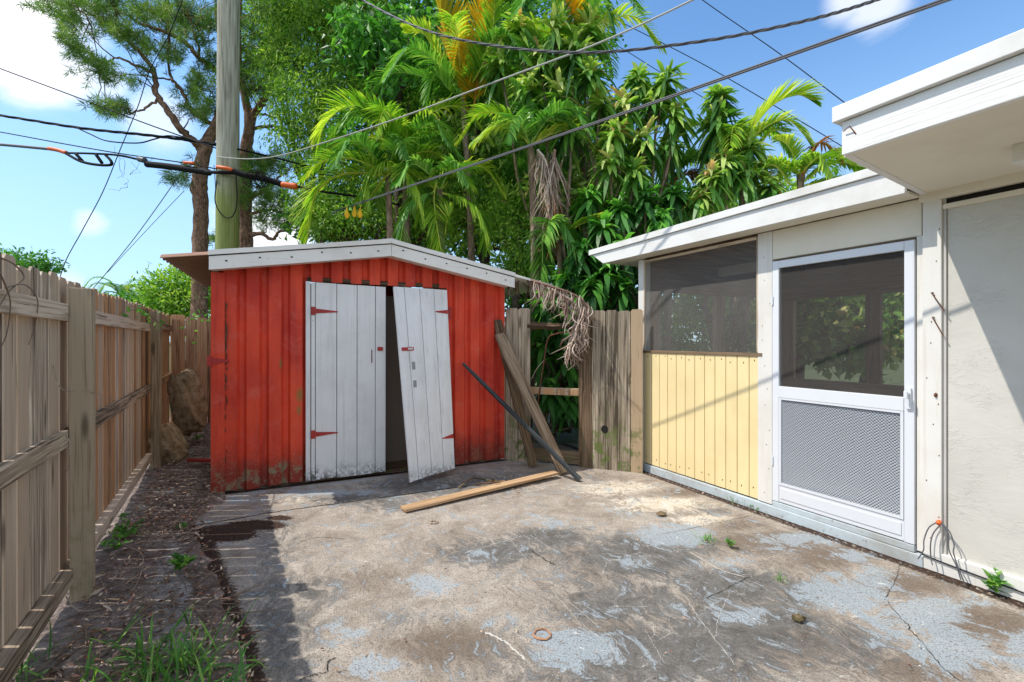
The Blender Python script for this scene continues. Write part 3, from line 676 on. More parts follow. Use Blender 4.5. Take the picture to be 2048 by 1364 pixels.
# fascia boards
def fpoly(a, b, zo0, zo1):
    return [(a, rz(a)+zo0), (b, rz(b)+zo0), (b, rz(b)+zo1), (a, rz(a)+zo1)]
fn = lambda p, q, d: SH.p(p, d, q)
for (a, b) in ((.0, RID-.002), (RID+.002, WSH+.03)):
    m = M(); m.prism(fpoly(a, b, -.035, .085), fn, OV-.02, OV, 0); fb = m.build('fascia_board', P_FASC, shed)
    for k in range(6):
        m = M(); ss = a+(b-a)*(k+.5)/6; m.box3(SH.p(ss, OV+.001, rz(ss)+.035+random.uniform(-.02, .02)), np.array([SH.a[0], SH.a[1], 0]), np.array([0, 0, 1.]), np.array([SH.n[0], SH.n[1], 0]), .018, .012, .004)
        m.build('nail_hole', HOLE, fb)
    m = M(); m.prism(fpoly(a-.005, b+.005, .097, .142), fn, OV-.03, OV+.012, 0); m.build('roof_edge_strip', P_FASC, shed)
    m = M(); m.prism(fpoly(a, b, .0855, .0965), fn, OV-.03, OV-.004, 0); m.build('roof_edge_gap', HOLE, shed)
    m = M(); m.prism(fpoly(max(a, 0), min(b, WSH), -.02, .08), fn, .004, OV-.022, 0); m.build('soffit_filler', P_FASC, shed)
# roof sheets, ribs running down the slope
for side, (a, b) in enumerate(((-.36, RID), (RID, WSH+.58))):
    ws = np.arange(-DEP-.12, OV+.0001, .0125); V = []; n = len(ws)
    for sgn, ss in ((0, a), (0, (a+b)/2), (0, b)):
        for q in ws: V.append(SH.p(ss, q, rz(ss)+.118+.020*math.sin(q*2*PI/.13)))
    m = M(); m.add(V, [(i*n+j, i*n+j+1, (i+1)*n+j+1, (i+1)*n+j) for i in range(2) for j in range(n-1)], None, .5)
    o = m.build('roof_sheet', ROOFU if side == 0 else P_FASC, shed, smooth=True); q = o.modifiers.new('sheet', 'SOLIDIFY'); q.thickness = .004
m = M(); m.prism([(RID-.13, rz(RID-.13)+.135), (RID, rz(RID)+.14), (RID+.13, rz(RID+.13)+.135), (RID+.13, rz(RID+.13)+.142), (RID, rz(RID)+.15), (RID-.13, rz(RID-.13)+.142)], fn, -DEP-.12, OV+.01); m.build('ridge_cap', P_SPOUT, shed)
# doors
def plank_door(c, fr_cuts, name, th=.022, gap=.006):
    """c: corners BL, BR, TR, TL in world; boards between the cuts (0..1)"""
    BL, BR, TR, TL = map(np.array, c)
    nr = unit(np.cross(BR-BL, TL-BL)); d = M(); first = None
    m = M(); wid = np.linalg.norm(BR-BL)
    def P(a, b, k): return (BL*(1-a)+BR*a)*(1-b)+(TL*(1-a)+TR*a)*b+nr*k
    hh = np.linalg.norm(TL-BL)
    for a0, a1 in zip(fr_cuts[:-1], fr_cuts[1:]):
        g_ = gap/wid/2; off = rng.uniform(0, 20, 3); V = []; G = []
        jb = random.uniform(0, .006); jt = random.uniform(0, .003)
        for k in (-th/2, th/2):
            for (a, b) in ((a0+g_, jb), (a1-g_, jb+random.uniform(-.003, .003)), (a1-g_, 1-jt), (a0+g_, 1-jt)):
                V.append(P(a, b, k)); G.append(off+np.array([a*wid, b*hh, k]))
        m.add(V, [(3, 2, 1, 0), (4, 5, 6, 7), (0, 1, 5, 4), (1, 2, 6, 5), (2, 3, 7, 6), (3, 0, 4, 7)], G)
    o = m.build(name, P_DOOR, shed, bevel=.002)
    m = M()       # cross battens behind the boards
    for b in (.18, .5, .82):
        V = [P(a, b+s_, k) for k in (-th/2-.022, -th/2-.001) for (a, s_) in ((.03, -.025), (.97, -.025), (.97, .025), (.03, .025))]
        m.add(V, [(3, 2, 1, 0), (4, 5, 6, 7), (0, 1, 5, 4), (1, 2, 6, 5), (2, 3, 7, 6), (3, 0, 4, 7)])
    m.build('batten', W_OLD, o)
    return o, P
zb = .028
dl, PL = plank_door((SH.p(D0+.012, .035, zb), SH.p(dS(770), .035, zb+.01), SH.p(dS(770.5), .035, DT-.02), SH.p(D0+.012, .035, DT-.006)), [0, .055, .33, .60, .85, 1], 'door')
dl['label'] = 'closed white plank door with red strap hinges'
BL = gr(819, 967, .03); BR = gr(909, 937, .07); TR = SH.p(dS(891), .045, DT-.02); TLs, _ = SH.hit(786, 573, .12); TL = SH.p(TLs, .12, 2.035)
drr, PR = plank_door((BL, BR, TR, TL), [0, .19, .47, .74, 1], 'door'); drr['label'] = 'white plank door leaning out, torn from its lower hinge'
def strap(P, a0, a1, b, h, parent, plate=None, k=.014):
    m = M(); V = []
    for kk in (k-.002, k+.003): V += [P(a0, b-h, kk), P(a0, b+h, kk), P(a1, b+h*.2, kk), P(a1, b-h*.2, kk)]
    m.add(V, [(3, 2, 1, 0), (4, 5, 6, 7), (0, 1, 5, 4), (1, 2, 6, 5), (2, 3, 7, 6), (3, 0, 4, 7)])
    if plate:
        V = [P(a, b+q, kk) for kk in (k-.002, k+.005) for a, q in ((plate[0], -h*1.7), (plate[1], -h*1.7), (plate[1], h*1.7), (plate[0], h*1.7))]
        m.add(V, [(3, 2, 1, 0), (4, 5, 6, 7), (0, 1, 5, 4), (1, 2, 6, 5), (2, 3, 7, 6), (3, 0, 4, 7)])
    m.build('hinge', P_HINGE, parent)
strap(PL, .06, .345, .855, .012, dl, (.0, .06)); strap(PL, .06, .345, .235, .012, dl, (.0, .06))
strap(PR, .985, .74, .868, .012, drr); strap(PR, .985, .74, .175, .012, drr)
m = M(); m.fbox(SH, D1+.003, D1+.05, .004, .014, 1.70, 1.84); m.fbox(SH, D1+.003, D1+.05, .004, .014, .38, .50); m.build('hinge_plate', P_HINGE, shed)
hs_, hz_ = SH.hit(420, 722); m = M(); m.prism([(hs_, hz_-.035), (hs_+.16, hz_-.008), (hs_+.16, hz_+.008), (hs_, hz_+.035)], fn, .021, .027); m.prism([(hs_-.02, hz_-.05), (hs_+.02, hz_-.05), (hs_+.02, hz_+.05), (hs_-.02, hz_+.05)], fn, .021, .032); m.build('hinge', P_HINGE, shed)
def dbox(P, a0, a1, b0, b1, k0, k1, name, mat, parent):
    m = M(); V = [P(a, b, k) for k in (k0, k1) for a, b in ((a0, b0), (a1, b0), (a1, b1), (a0, b1))]
    m.add(V, [(3, 2, 1, 0), (4, 5, 6, 7), (0, 1, 5, 4), (1, 2, 6, 5), (2, 3, 7, 6), (3, 0, 4, 7)]); return m.build(name, mat, parent)
dbox(PL, .88, .955, .655, .675, .011, .022, 'latch', P_HINGE, dl)
dbox(PL, .795, .806, .59, .66, .011, .02, 'pull_handle', RUST, dl)
dbox(PR, .05, .27, .655, .672, .011, .022, 'latch', P_HINGE, drr); dbox(PR, .16, .25, .660, .667, .022, .026, 'latch_bolt', P_ALU, drr)
dbox(PR, .22, .28, .555, .595, .011, .016, 'lock_plate', STEEL, drr); dbox(PR, .22, .28, .462, .498, .011, .016, 'lock_plate', STEEL, drr)
m = M(); m.fbox(SH, D0-.035, D0+.008, .004, .03, .03, DT, 'z'); m.build('door_jamb', P_DOOR, shed)
m = M(); m.fbox(SH, D0-.02, D1+.02, -.05, -.001, DT+.002, DT+.045, 's'); m.build('door_header', W_OLD, shed)

# ------------------------------------------------------------------ house with the screened porch
house = thing('house', 'cream house with screened porch, yellow board siding, white screen door and grey stucco wall', 'house', HO.p(1.5, -1, 0))
def hs(u, n=0.0): return HO.hit(u, 700, n)[0]
def hp(name, mat, *boxes, bevel=0, grain='auto', jit=0.0):
    m = M()
    for b in boxes: m.fbox(HO, *b, grain=grain, jit=jit)
    return m.build(name, mat, house, bevel=bevel)
ZS = .13       # sill height
PZ = 2.37      # porch soffit height
sY0, sY1 = 0.0, hs(1526); zscr = HO.hit(1400, 706)[1]
# concrete ledge
hp('foundation_ledge', P_LEDGE, (-.02, hs(1850), -.06, .035, -.05, .075), jit=.006, bevel=.006)
hp('foundation_ledge', P_TRIM, (hs(1850)+.002, 5.4, -.06, .030, -.05, .12), jit=.004, bevel=.006)
# yellow siding, one mesh of boards per panel
m = M(); k = 0; nbd = 12
for k in range(nbd):
    a = sY0+(sY1-sY0)*k/nbd; b = sY0+(sY1-sY0)*(k+1)/nbd
    m.fbox(HO, a+.003, b-.003, .0, .018, .09, zscr-.012, 'z')
sid = m.build('siding', P_YEL, house, bevel=.003)
hp('siding_backing', HOLE, (sY0, sY1, -.02, -.001, .08, zscr-.02))
m = M()
for k in range(nbd):
    a = sY0+(sY1-sY0)*(k+.5)/nbd
    for z in (.16, zscr-.06):
        m = M(); m.ell(HO.p(a+random.uniform(-.02, .03), .0185, z+random.uniform(-.02, .02)), .005, .005, .008, 6, 4); m.build('nail_stain', RUST, sid)
hp('screen_sill', W_OLD, (sY0, sY1+.01, -.02, .03, zscr-.012, zscr+.014), bevel=.003)
SCR = screen_mat('dark_insect_screen', .36, (.17, .16, .15))
SCR2 = screen_mat('dark_door_screen', .50, (.060, .055, .051))
zt1 = PZ-.02
m = M(); a, b = .02, hs(1519)
m.add([HO.p(a, .005, zscr+.014), HO.p(b, .005, zscr+.014), HO.p(b, .005, zt1), HO.p(a, .005, zt1)], [(0, 1, 2, 3)]); m.build('window_screen', SCR, house)
hp('corner_post', P_TRIM, (-.085, -.002, -.085, .02, .08, PZ-.001), bevel=.004)
d0, d1 = hs(1549), hs(1833)
hp('trim_post', P_TRIM, (hs(1519), d0-.006, -.07, .024, .085, PZ-.001), bevel=.003)
hp('screen_stop', W_RAIL, (hs(1519)-.014, hs(1519)-.001, .006, .022, zscr+.02, PZ-.02)); hp('screen_stop', W_RAIL, (.0, .014, .006, .022, zscr+.02, PZ-.02)); hp('screen_stop', W_RAIL, (.016, hs(1519)-.016, .006, .022, PZ-.045, PZ-.02))
zdt = HO.hit(1690, 502)[1]
hp('door_header', P_SOFF, (d0-.004, hs(1846), -.05, .018, zdt+.02, PZ-.001), bevel=.003)
hp('trim_post', P_TRIM, (hs(1850), hs(1888), -.07, .035, .09, PZ+.005), bevel=.004)
hp('door_jamb', P_TRIM, (d1+.006, hs(1849), -.05, .012, .09, zdt+.02), bevel=.002)
hp('corner_bead', P_SPOUT, (hs(1889), hs(1889)+.014, -.04, .018, .12, PZ-.03))
for tp, ua in ((1535, 0), (1869, 0)):
    par_ = [o for o in house.children if o.name.startswith('trim_post')][0 if tp < 1600 else 1]
    sc0 = hs(tp)
    for k in range(12):
        m = M(); m.ell(HO.p(sc0+random.uniform(-.04, .04), .0245 if tp < 1600 else .0355, .2+k*.175+random.uniform(-.04, .04)), .0045, .003, .0045, 6, 4); m.build('nail_head', RUST, par_)
# stucco wall of the main house
hp('stucco_wall', STUC, (hs(1889)+.016, 5.4, -.18, .004, .121, 2.30))
hp('wall_beam', P_SOFF, (hs(1846), 5.4, -.06, .06, 2.335, 2.395), bevel=.004)
hp('wall_beam', P_SOFF, (hs(1889), 5.4, -.05, .030, 2.27, 2.30), bevel=.003)
hp('beam_gap', HOLE, (hs(1889)+.01, 5.4, -.05, .012, 2.301, 2.334))
# screen door
door = hp('screen_door', P_ALU, (d0, d0+.055, -.008, .03, .125, zdt), (d1-.055, d1, -.008, .03, .125, zdt), (d0+.056, d1-.056, -.008, .03, zdt-.06, zdt), bevel=.003)
zm0 = HO.hit(1690, 803)[1]; zm1 = HO.hit(1690, 786)[1]; zk = HO.hit(1690, 1000)[1]
def dp(name, mat, *boxes, bevel=0):
    m = M()
    for b in boxes: m.fbox(HO, *b)
    return m.build(name, mat, door, bevel=bevel)
dp('middle_rail', P_ALU, (d0+.056, d1-.056, -.004, .034, zm0-.02, zm1+.01), bevel=.003)
dp('kick_panel', P_ALU, (d0+.056, d1-.056, -.004, .026, .128, zk-.015), bevel=.003)
dp('kick_panel', P_ALU, (d0+.07, d1-.07, .0265, .031, .16, zk-.04), bevel=.002)
dp('grille_frame', P_ALU, (d0+.058, d0+.075, .0, .032, zk-.014, zm0-.021), (d1-.075, d1-.058, .0, .032, zk-.014, zm0-.021), (d0+.076, d1-.076, .0, .032, zk-.014, zk+.004), (d0+.076, d1-.076, .0, .032, zm0-.036, zm0-.021))
m = M(); m.add([HO.p(d0+.05, .012, zm1), HO.p(d1-.05, .012, zm1), HO.p(d1-.05, .012, zdt-.05), HO.p(d0+.05, .012, zdt-.05)], [(0, 1, 2, 3)]); m.build('door_screen', SCR2, door)
m = M(); m.add([HO.p(d0+.05, .002, zk), HO.p(d1-.05, .002, zk), HO.p(d1-.05, .002, zm0), HO.p(d0+.05, .002, zm0)], [(0, 1, 2, 3)]); m.build('lower_screen', screen_mat('lower_screen_cloth', .85, (.20, .215, .23)), door)
# expanded-metal grille: zig-zag ribbons tilted like louvres
m = M(); ga, gb = d0+.077, d1-.077; rows = int((zm0-.036-zk-.004)/.0105); cw = .0105; nc = int((gb-ga)/cw)
S_ = np.linspace(ga, gb, nc+1)
for r in range(rows):
    zc = zk+.008+r*.0105; zig = .0034*np.where((np.arange(nc+1)+r) % 2 == 0, 1, -1)
    lo = np.array([HO.p(s_, .022, zc+z_) for s_, z_ in zip(S_, zig)]); hi = np.array([HO.p(s_, .015, zc+z_+.0050) for s_, z_ in zip(S_, zig)])
    V = np.concatenate([lo, hi]); i_ = np.arange(nc); m.add(V, np.stack([i_, i_+1, nc+2+i_, nc+1+i_], 1), None, .5)
m.build('metal_grille', simple('grille_aluminium', (.50, .52, .56), .5, .1, .4, .1), door)
zh = HO.hit(1822, 790)[1]
dp('door_handle', P_ALU, (d1-.04, d1-.012, .031, .045, zh-.09, zh+.05), (d1-.034, d1-.018, .046, .085, zh+.005, zh+.02), (d1-.036, d1-.016, .072, .086, zh-.02, zh+.03), bevel=.003)
dp('hinge', P_ALU, (d0-.004, d0+.01, .031, .04, 1.75, 1.82)); dp('hinge', P_ALU, (d0-.004, d0+.01, .031, .04, .42, .49))
hp('threshold', P_LEDGE, (d0, d1, -.1, .03, .076, .12), bevel=.004)
# porch roof, fascia with raked end
ne = .24
hfn = lambda p, q, d: HO.p(p, d, q)
s_lo = HO.hit(1206, 527, ne)[0]; s_hi = HO.hit(1180, 492, ne)[0]; s_end = hs(1835)+.03
m = M(); m.prism([(s_lo, PZ), (s_end, PZ), (s_end, 2.525), (s_hi+.05, 2.50)], hfn, ne-.03, ne, 0); m.build('porch_fascia', P_EAVE, house, bevel=.002)
m = M(); m.prism([(s_hi, 2.502), (s_end, 2.528), (s_end, 2.585), (s_hi, 2.565)], hfn, ne-.04, ne+.02, 0); m.build('porch_drip_edge', P_EAVE, house, bevel=.002)
m = M(); m.prism([(s_lo+.01, PZ+.003), (s_end, PZ+.003), (s_end, PZ+.02), (s_lo-.02, PZ+.02)], hfn, .03, ne-.031, 0); m.build('porch_soffit', P_SOFF, house)
m = M(); m.prism([(s_hi+.03, 2.53), (s_end, 2.53), (s_end, 2.56), (s_hi+.02, 2.56)], hfn, -2.75, ne-.041, 0); m.build('porch_roof_deck', P_ROUGH, house)
m = M(); m.prism([(s_lo, PZ), (s_lo+.03, PZ), (s_hi+.08, 2.50), (s_hi+.05, 2.50)], hfn, -2.72, ne-.031, 0); m.build('porch_fascia', P_EAVE, house)
m = M(); m.prism([(s_lo+.031, PZ), (-.09, PZ), (-.09, PZ+.02), (s_lo+.02, PZ+.02)], hfn, -2.7, .029, 0); m.build('porch_soffit', P_EAVE, house)
# loose cable stapled under the porch fascia
m = M(); P = [HO.p(hs(u, .02), .028, HO.hit(u, v, .02)[1]) for u, v in [(1300, 513), (1420, 485), (1560, 450), (1700, 418), (1800, 397), (1845, 392)]]; m.tube(cat_curve(P, 5), .004, 6); m.build('stapled_cable', P_TRIM, house)
# porch inside
hp('inner_floor', P_SPOUT, (.0, 2.6, -2.5, -.101, .03, .06))
for k in range(5):
    s_ = .25+k*.5; hp('rafter', W_PORCH, (s_, s_+.045, -2.5, -.09, PZ, PZ+.13))
hp('porch_ceiling', W_PORCH, (.0, 2.6, -2.55, -.03, PZ+.131, PZ+.15))
hp('tie_beam', P_TRIM, (-.0, 2.6, -1.25, -1.2, PZ-.12, PZ-.01))
hp('porch_back_wall', W_PORCH, (-.08, 2.6, -2.56, -2.5, .06, .95), (-.08, 2.6, -2.56, -2.5, 2.0, PZ+.1), (-.08, .15, -2.56, -2.5, .951, 1.999), (1.0, 1.15, -2.56, -2.5, .951, 1.999), (2.1, 2.6, -2.56, -2.5, .951, 1.999))
hp('porch_end_wall', W_PORCH, (-.075, -.01, -2.49, -.09, .06, .95), (-.075, -.01, -2.49, -.09, 2.02, PZ+.1), (-.075, -.01, -1.35, -1.2, .951, 2.019), (-.075, -.01, -.25, -.09, .951, 2.019))
hp('inner_wall', P_TRIM, (2.56, 2.62, -2.5, -.09, .06, PZ+.1))
# main house eave
ns, se = 1.20, 2.645; sw = 2.52
m = M(); m.prism([(sw, .0605), (se, ns-.035), (5.4, ns-.035), (5.4, .0605)], lambda p, q, d: HO.p(p, q, d), 2.385, 2.40, 0); m.build('main_soffit', P_SOFF, house)
hp('main_fascia', P_ROUGH, (se, 5.4, ns-.034, ns, 2.38, 2.545), bevel=.004)
m = M(); m.prism([(.0, 2.38), (ns-.036, 2.38), (ns-.036, 2.545), (0, 2.545)], lambda p, q, d: HO.p(sw+(se-sw)*p/ns+d, p, q), -.005, .03, 0); m.build('main_fascia', P_ROUGH, house, bevel=.003)
hp('main_drip_edge', P_EAVE, (se-.03, 5.4, ns-.045, ns+.03, 2.548, 2.625), bevel=.003)
m = M(); m.prism([(sw-.035, -3.5), (sw+.05, -3.5), (sw+.05, 0), (se+.05, ns-.046), (se-.03, ns-.046), (sw-.035, 0)], lambda p, q, d: HO.p(p, q, d), 2.548, 2.63, 0); m.build('main_drip_edge', P_EAVE, house)
hp('main_roof', P_ROUGH, (se+.051, 5.4, -3.5, ns-.046, 2.60, 2.625))
hp('main_wall', STUC, (2.63, 2.75, -3.4, -.19, .12, 2.545)); hp('main_wall', STUC, (2.76, 5.4, -3.4, -3.28, .12, 2.545))
hp('soffit_bracket', P_TRIM, (hs(2040, .5), hs(2040, .5)+.1, .45, .6, 2.30, 2.384))
# nails and a rusty screw on the trim post
for (u0, v0, u1, v1) in [(1864, 585, 1888, 622), (1866, 634, 1886, 672)]:
    a = HO.hit(u0, v0, .05); b = HO.hit(u1, v1, .05); m = M(); m.tube([HO.p(a[0], .034, a[1]), HO.p(a[0], .06, a[1]), HO.p(b[0], .045, b[1])], .0035, 5); m.build('bent_nail', RUST, house)
a = HO.hit(1872, 790, .036); m = M(); m.ell(HO.p(a[0], .038, a[1]), .014, .008, .014, 8, 5, .15); m.build('rusty_screw', RUST, house)
a = HO.hit(1715, 270, 0)
for (u, v) in [(1712, 268)]:
    a = HO.hit(u, v, ns); b = HO.hit(u-8, v-12, ns); m = M(); m.tube([HO.p(a[0], ns, a[1]), HO.p(b[0], ns+.02, b[1]+.005), HO.p(a[0]-.05, ns+.012, a[1]+.03)], .003, 5); m.build('bent_nail', RUST, house)

# ------------------------------------------------------------------ coiled wire at the trim post
a = HO.hit(1877, 1046, .05)
wire = thing('cable_tail', 'loose grey cable tails with an orange connector at the foot of the trim post', 'cable', HO.p(a[0], .05, 0))
def hpt(u, v, n): s_, z_ = HO.hit(u, v, n); return HO.p(s_, n, z_)
for pts in [[(1877, 1043), (1858, 1055), (1848, 1080), (1847, 1100), (1836, 1118)], [(1880, 1050), (1866, 1068), (1861, 1090), (1862, 1118), (1865, 1130)], [(1882, 1046), (1896, 1068), (1898, 1100), (1912, 1130), (1922, 1160)], [(1884, 1046), (1900, 1065), (1908, 1090), (1908, 1110), (1930, 1170)]]:
    P = [hpt(u, v, .06+.02*i) for i, (u, v) in enumerate(pts)]
    for q in P: q[2] = max(q[2], .012)
    m = M(); m.tube(cat_curve(P, 6), .0035, 6); m.build('wire', GREYC, wire)
m = M(); m.ell(hpt(1878, 1045, .055), .018, .014, .016, 8, 6, .15); m.build('connector', ORANGE, wire)
P = [HO.p(hs(u, .035), .04, HO.hit(u, v, .035)[1]) for u, v in [(1845, 1108), (1900, 1130), (1980, 1160), (2060, 1190)]]
m = M(); m.tube(cat_curve(P, 5), .004, 6); tag(m.build('cable', BLACK), 'thin black cable running low along the base of the stucco wall', 'cable')

# ------------------------------------------------------------------ leaning and lying boards
def board(name, p0, p1, w0, w1, th, mat, label, cat='board', side=None, bev=.003):
    p0 = np.array(p0, float); p1 = np.array(p1, float); ay = unit(p1-p0); sd_ = unit(np.array(side, float)); ax = unit(sd_-ay*np.dot(sd_, ay)); az = np.cross(ax, ay)
    L = np.linalg.norm(p1-p0); m = M(); N_ = 7; V = []; G = []; off = rng.uniform(0, 9, 3)
    for i in range(N_+1):
        t = i/N_; c = p0+(p1-p0)*t; wd = w0*(1-t)+w1*t+random.uniform(-.006, .006)
        if i == N_: wd *= .75
        for a_, b_ in ((-.5, -.5), (.5, -.5), (.5, .5), (-.5, .5)):
            V.append(c+ax*wd*a_+az*th*b_); G.append(off+np.array([wd*a_, L*t, th*b_]))
    F = [(i*4+j, i*4+(j+1) % 4, (i+1)*4+(j+1) % 4, (i+1)*4+j) for i in range(N_) for j in range(4)]+[(3, 2, 1, 0), (N_*4, N_*4+1, N_*4+2, N_*4+3)]
    m.add(V, F, G, .5)
    return tag(m.build(name, mat, bevel=bev), label, cat)
XA = (SH.a[0], SH.a[1], 0)
def nearf(u, v, n=.05): s_, z_ = GF.hit(u, v, n); return GF.p(s_, n, z_)
b0 = gr(1066, 932, .02); t0 = nearf(995, 640, .08)
board('plank', b0, t0, .10, .14, .03, W_OLD, 'old dark plank leaning steepest against the pickets beside the shed', side=XA)
b0 = gr(1130, 930, .0); t0 = SH.p(SH.hit(1003, 655, .14)[0], .14, SH.hit(1003, 655, .14)[1]); b0 = gr(1128, 946, .02)
board('plank', b0, nearf(998, 668, .17), .13, .15, .028, W_BRN, 'brown split plank leaning across the first dark plank by the fence gap', side=XA)
b0 = gr(1160, 960, .02); s_, z_ = SH.hit(926, 727, .06)
board('plank', b0, SH.p(s_, .06, z_), .052, .035, .026, W_BLACK, 'thin charred black board leaning at the lowest angle on the red shed wall', side=XA)
p0 = gr(806, 1018, .025); p1 = gr(1112, 945, .05)
board('plank', p0, p1, .115, .115, .024, W_FRESH, 'tan board lying flat on the slab in front of the shed', side=np.cross(unit(p1-p0), (0, 0, 1.)))
# broken splinters behind the lying board
sp = [((917, 975), (945, 955), .02), ((945, 955), (985, 962), .012), ((950, 968), (1010, 962), .018), ((930, 982), (1000, 968), .015), ((985, 958), (1000, 966), .02)]
for i, (a, b, wd) in enumerate(sp):
    pa, pb = gr(*a, .02), gr(*b, .05); m = M(); m.box3((pa+pb)/2, unit(np.cross(pb-pa, (0, 0, 1.))), unit(pb-pa), (0, 0, 1.), wd, np.linalg.norm(pb-pa), .01, .003)
    tag(m.build('wood_splinter', W_OLD if i != 2 else W_WARM), ['leftmost dark splinter, pointing up right behind the tan board', 'thin splinter continuing the leftmost one behind the tan board', 'warm brown splinter nearest the middle of the tan board', 'broad dark splinter touching the left part of the tan board', 'short thick splinter at the right end of the splinter heap'][i], 'splinter', 'wood splinters behind the tan board')

# ------------------------------------------------------------------ rocks in the corner
m_, b_ = newmat('tan_coral_rock'); n_ = b_.noise(b_.pos(), 9, 6, .7, .5)
b_.out(b_.bsdf(b_.ramp(n_, [(.3, (.20, .13, .07)), (.5, (.54, .40, .24)), (.7, (.74, .61, .42))]), .9, b_.bump(b_.math('ADD', n_, b_.noise(b_.pos(), 32, 5, .75, .3)), 1.0, .05), 0, .1)); ROCK = m_
def rock(c, axes, rot, label, seed):
    bm = M(); nu, nv = 40, 28; V = []
    for i in range(nv+1):
        th = PI*i/nv
        for j in range(nu):
            ph = 2*PI*j/nu; d = np.array([math.sin(th)*math.cos(ph), math.sin(th)*math.sin(ph), math.cos(th)])
            d2 = np.sign(d)*np.abs(d)**.62
            f = 1+.62*(float(fbm(np.array(d[0]*2+d[2]*1.3+5), np.array(d[1]*2+d[2]*.7+5), 1.4, seed, 5))-.5)
            v = d2*np.array(axes)*f; ca, sa = math.cos(rot), math.sin(rot)
            V.append(np.array(c)+np.array([v[0]*ca+v[2]*sa, v[1], -v[0]*sa+v[2]*ca]))
    bm.add(V, [(i*nu+j, (i+1)*nu+j, (i+1)*nu+(j+1) % nu, i*nu+(j+1) % nu) for i in range(nv) for j in range(nu)])
    return tag(bm.build('rock', ROCK, smooth=True), label, 'rock')
c = at(376, 806, 6.3); rock(c, (.20, .15, .43), -.22, 'tall tan coral rock leaning upright in the back corner of the fence', 3)
c = at(338, 888, 5.55); rock(c, (.10, .17, .24), -.5, 'low flat tan rock slab propped behind the far fence post', 9)
m = M(); a = gr(235, 1e3, .05); pa = gr(376, 920, .10); pb = gr(424, 921, .09); m.box3((pa+pb)/2, unit(np.cross(pb-pa, (0, 0, 1.))), unit(pb-pa), (0, 0, 1.), .05, np.linalg.norm(pb-pa), .03); tag(m.build('board_offcut', P_HINGE), 'short red painted offcut lying in the leaves by the shed corner', 'board')

# ------------------------------------------------------------------ litter, weeds, grass
def dirtz(x, y): return .02
m = M(); N0 = 2600
q = []
while len(q) < N0:
    if random.random() < .55: u = random.uniform(250, 430); v = random.uniform(860, 1080)
    else: u = random.uniform(-40, 500); v = random.uniform(1000, 1364)
    p = gr(u, v, .03)
    ff = FE.p(0, .06, 0); dn = (p[0]-FE.o[0])*FE.n[0]+(p[1]-FE.o[1])*FE.n[1]
    if dn < .03 or p[0] > edge_x(p[1])+.1: continue
    p[2] = .03+random.uniform(-.01, .02)+max(0, p[1]-5.2)*.05; q.append(p)
q = np.array(q); D = rng.normal(size=(N0, 3)); D[:, 2] *= .25
m.leaves(q, D, rng.uniform(.012, .05, N0)*np.where(rng.random(N0) < .12, 2.2, 1), rng.uniform(.005, .02, N0), up=np.array([0, 0, 1.]), fold=.25)
q2 = np.array([gr(random.uniform(620, 2000), random.uniform(950, 1350), .012) for _ in range(110)]+[gr(random.gauss(1000, 50), random.gauss(985, 8), .012) for _ in range(60)]+[gr(random.gauss(1040, 25), random.gauss(975, 4), .012) for _ in range(30)])
D = rng.normal(size=(len(q2), 3)); D[:, 2] *= .1; m.leaves(q2, D, rng.uniform(.008, .035, len(q2)), rng.uniform(.003, .012, len(q2)), up=np.array([0, 0, 1.]))
tag(m.build('leaf_litter', L_LITTER), 'dry brown leaves scattered over the dirt strip and slab', kind='stuff')
m = M()
for k in range(150):
    u, v = (random.uniform(60, 460), random.uniform(940, 1364)); p = gr(u, v, .03)
    dn = (p[0]-FE.o[0])*FE.n[0]+(p[1]-FE.o[1])*FE.n[1]
    if dn < .08 or p[0] > edge_x(p[1])+.15: continue
    a = random.uniform(0, 2*PI); L = random.uniform(.06, .35); dx, dy = math.cos(a)*L, math.sin(a)*L
    P = [p, p+np.array([dx*.4, dy*.4, random.uniform(.0, .03)])+rng.normal(0, .01, 3), p+np.array([dx, dy, .0])]; m.tube(cat_curve(P, 4), random.uniform(.0012, .004), 4)
tag(m.build('twig_litter', TWIG), 'fine dry twigs and roots lying over the dirt strip', kind='stuff')
def tuft(name, c, n, L, lab, spread=.05, W=.008, mat=L_GRASS, cat='weed', up=1.0, grp=None):
    c = np.array(c, float); P = c+np.c_[rng.normal(0, spread, n), rng.normal(0, spread, n), np.zeros(n)]
    D = np.c_[rng.normal(0, .6, n), rng.normal(0, .6, n), np.abs(rng.normal(up, .3, n))]; m = M(); m.straps(P, D, rng.uniform(.5, 1.1, n)*L, W, rng.uniform(.1, .7, n), K=4, curlside=.1)
    return tag(m.build(name, mat), lab, cat, grp)
def weed(c, r, n, lab, lw=.02, mat=L_GRASS, h=.08, name='leafy_weed'):
    t = thing(name, lab, 'weed', c); c = np.array(c, float); m = M(); ml = M()
    for k in range(max(3, n//9)):
        a = random.uniform(0, 2*PI); rr = r*random.uniform(.4, 1); e = c+np.array([math.cos(a)*rr, math.sin(a)*rr, h*random.uniform(.3, 1)]); mid = (c+e)/2+np.array([0, 0, h*.3]); P = cat_curve([c, mid, e], 4); m.tube(P, .0018, 4)
        idx = rng.integers(1, len(P), 9); D = rng.normal(size=(9, 3)); D[:, 2] = np.abs(D[:, 2])*.5; ml.leaves(P[idx], D, rng.uniform(.8, 1.6, 9)*lw*1.5, lw, up=np.array([0, 0, 1.]))
    m.build('stem', L_GRASS, t); ml.build('foliage', mat, t)
tuft('grass_tuft', gr(300, 1345, .02), 120, .26, 'large green grass clump at the bottom left edge of the slab', .13, .009, cat='grass')
tuft('grass_tuft', gr(365, 1352, .02), 50, .24, 'green grass clump just right of the largest one', .08, .009, cat='grass')
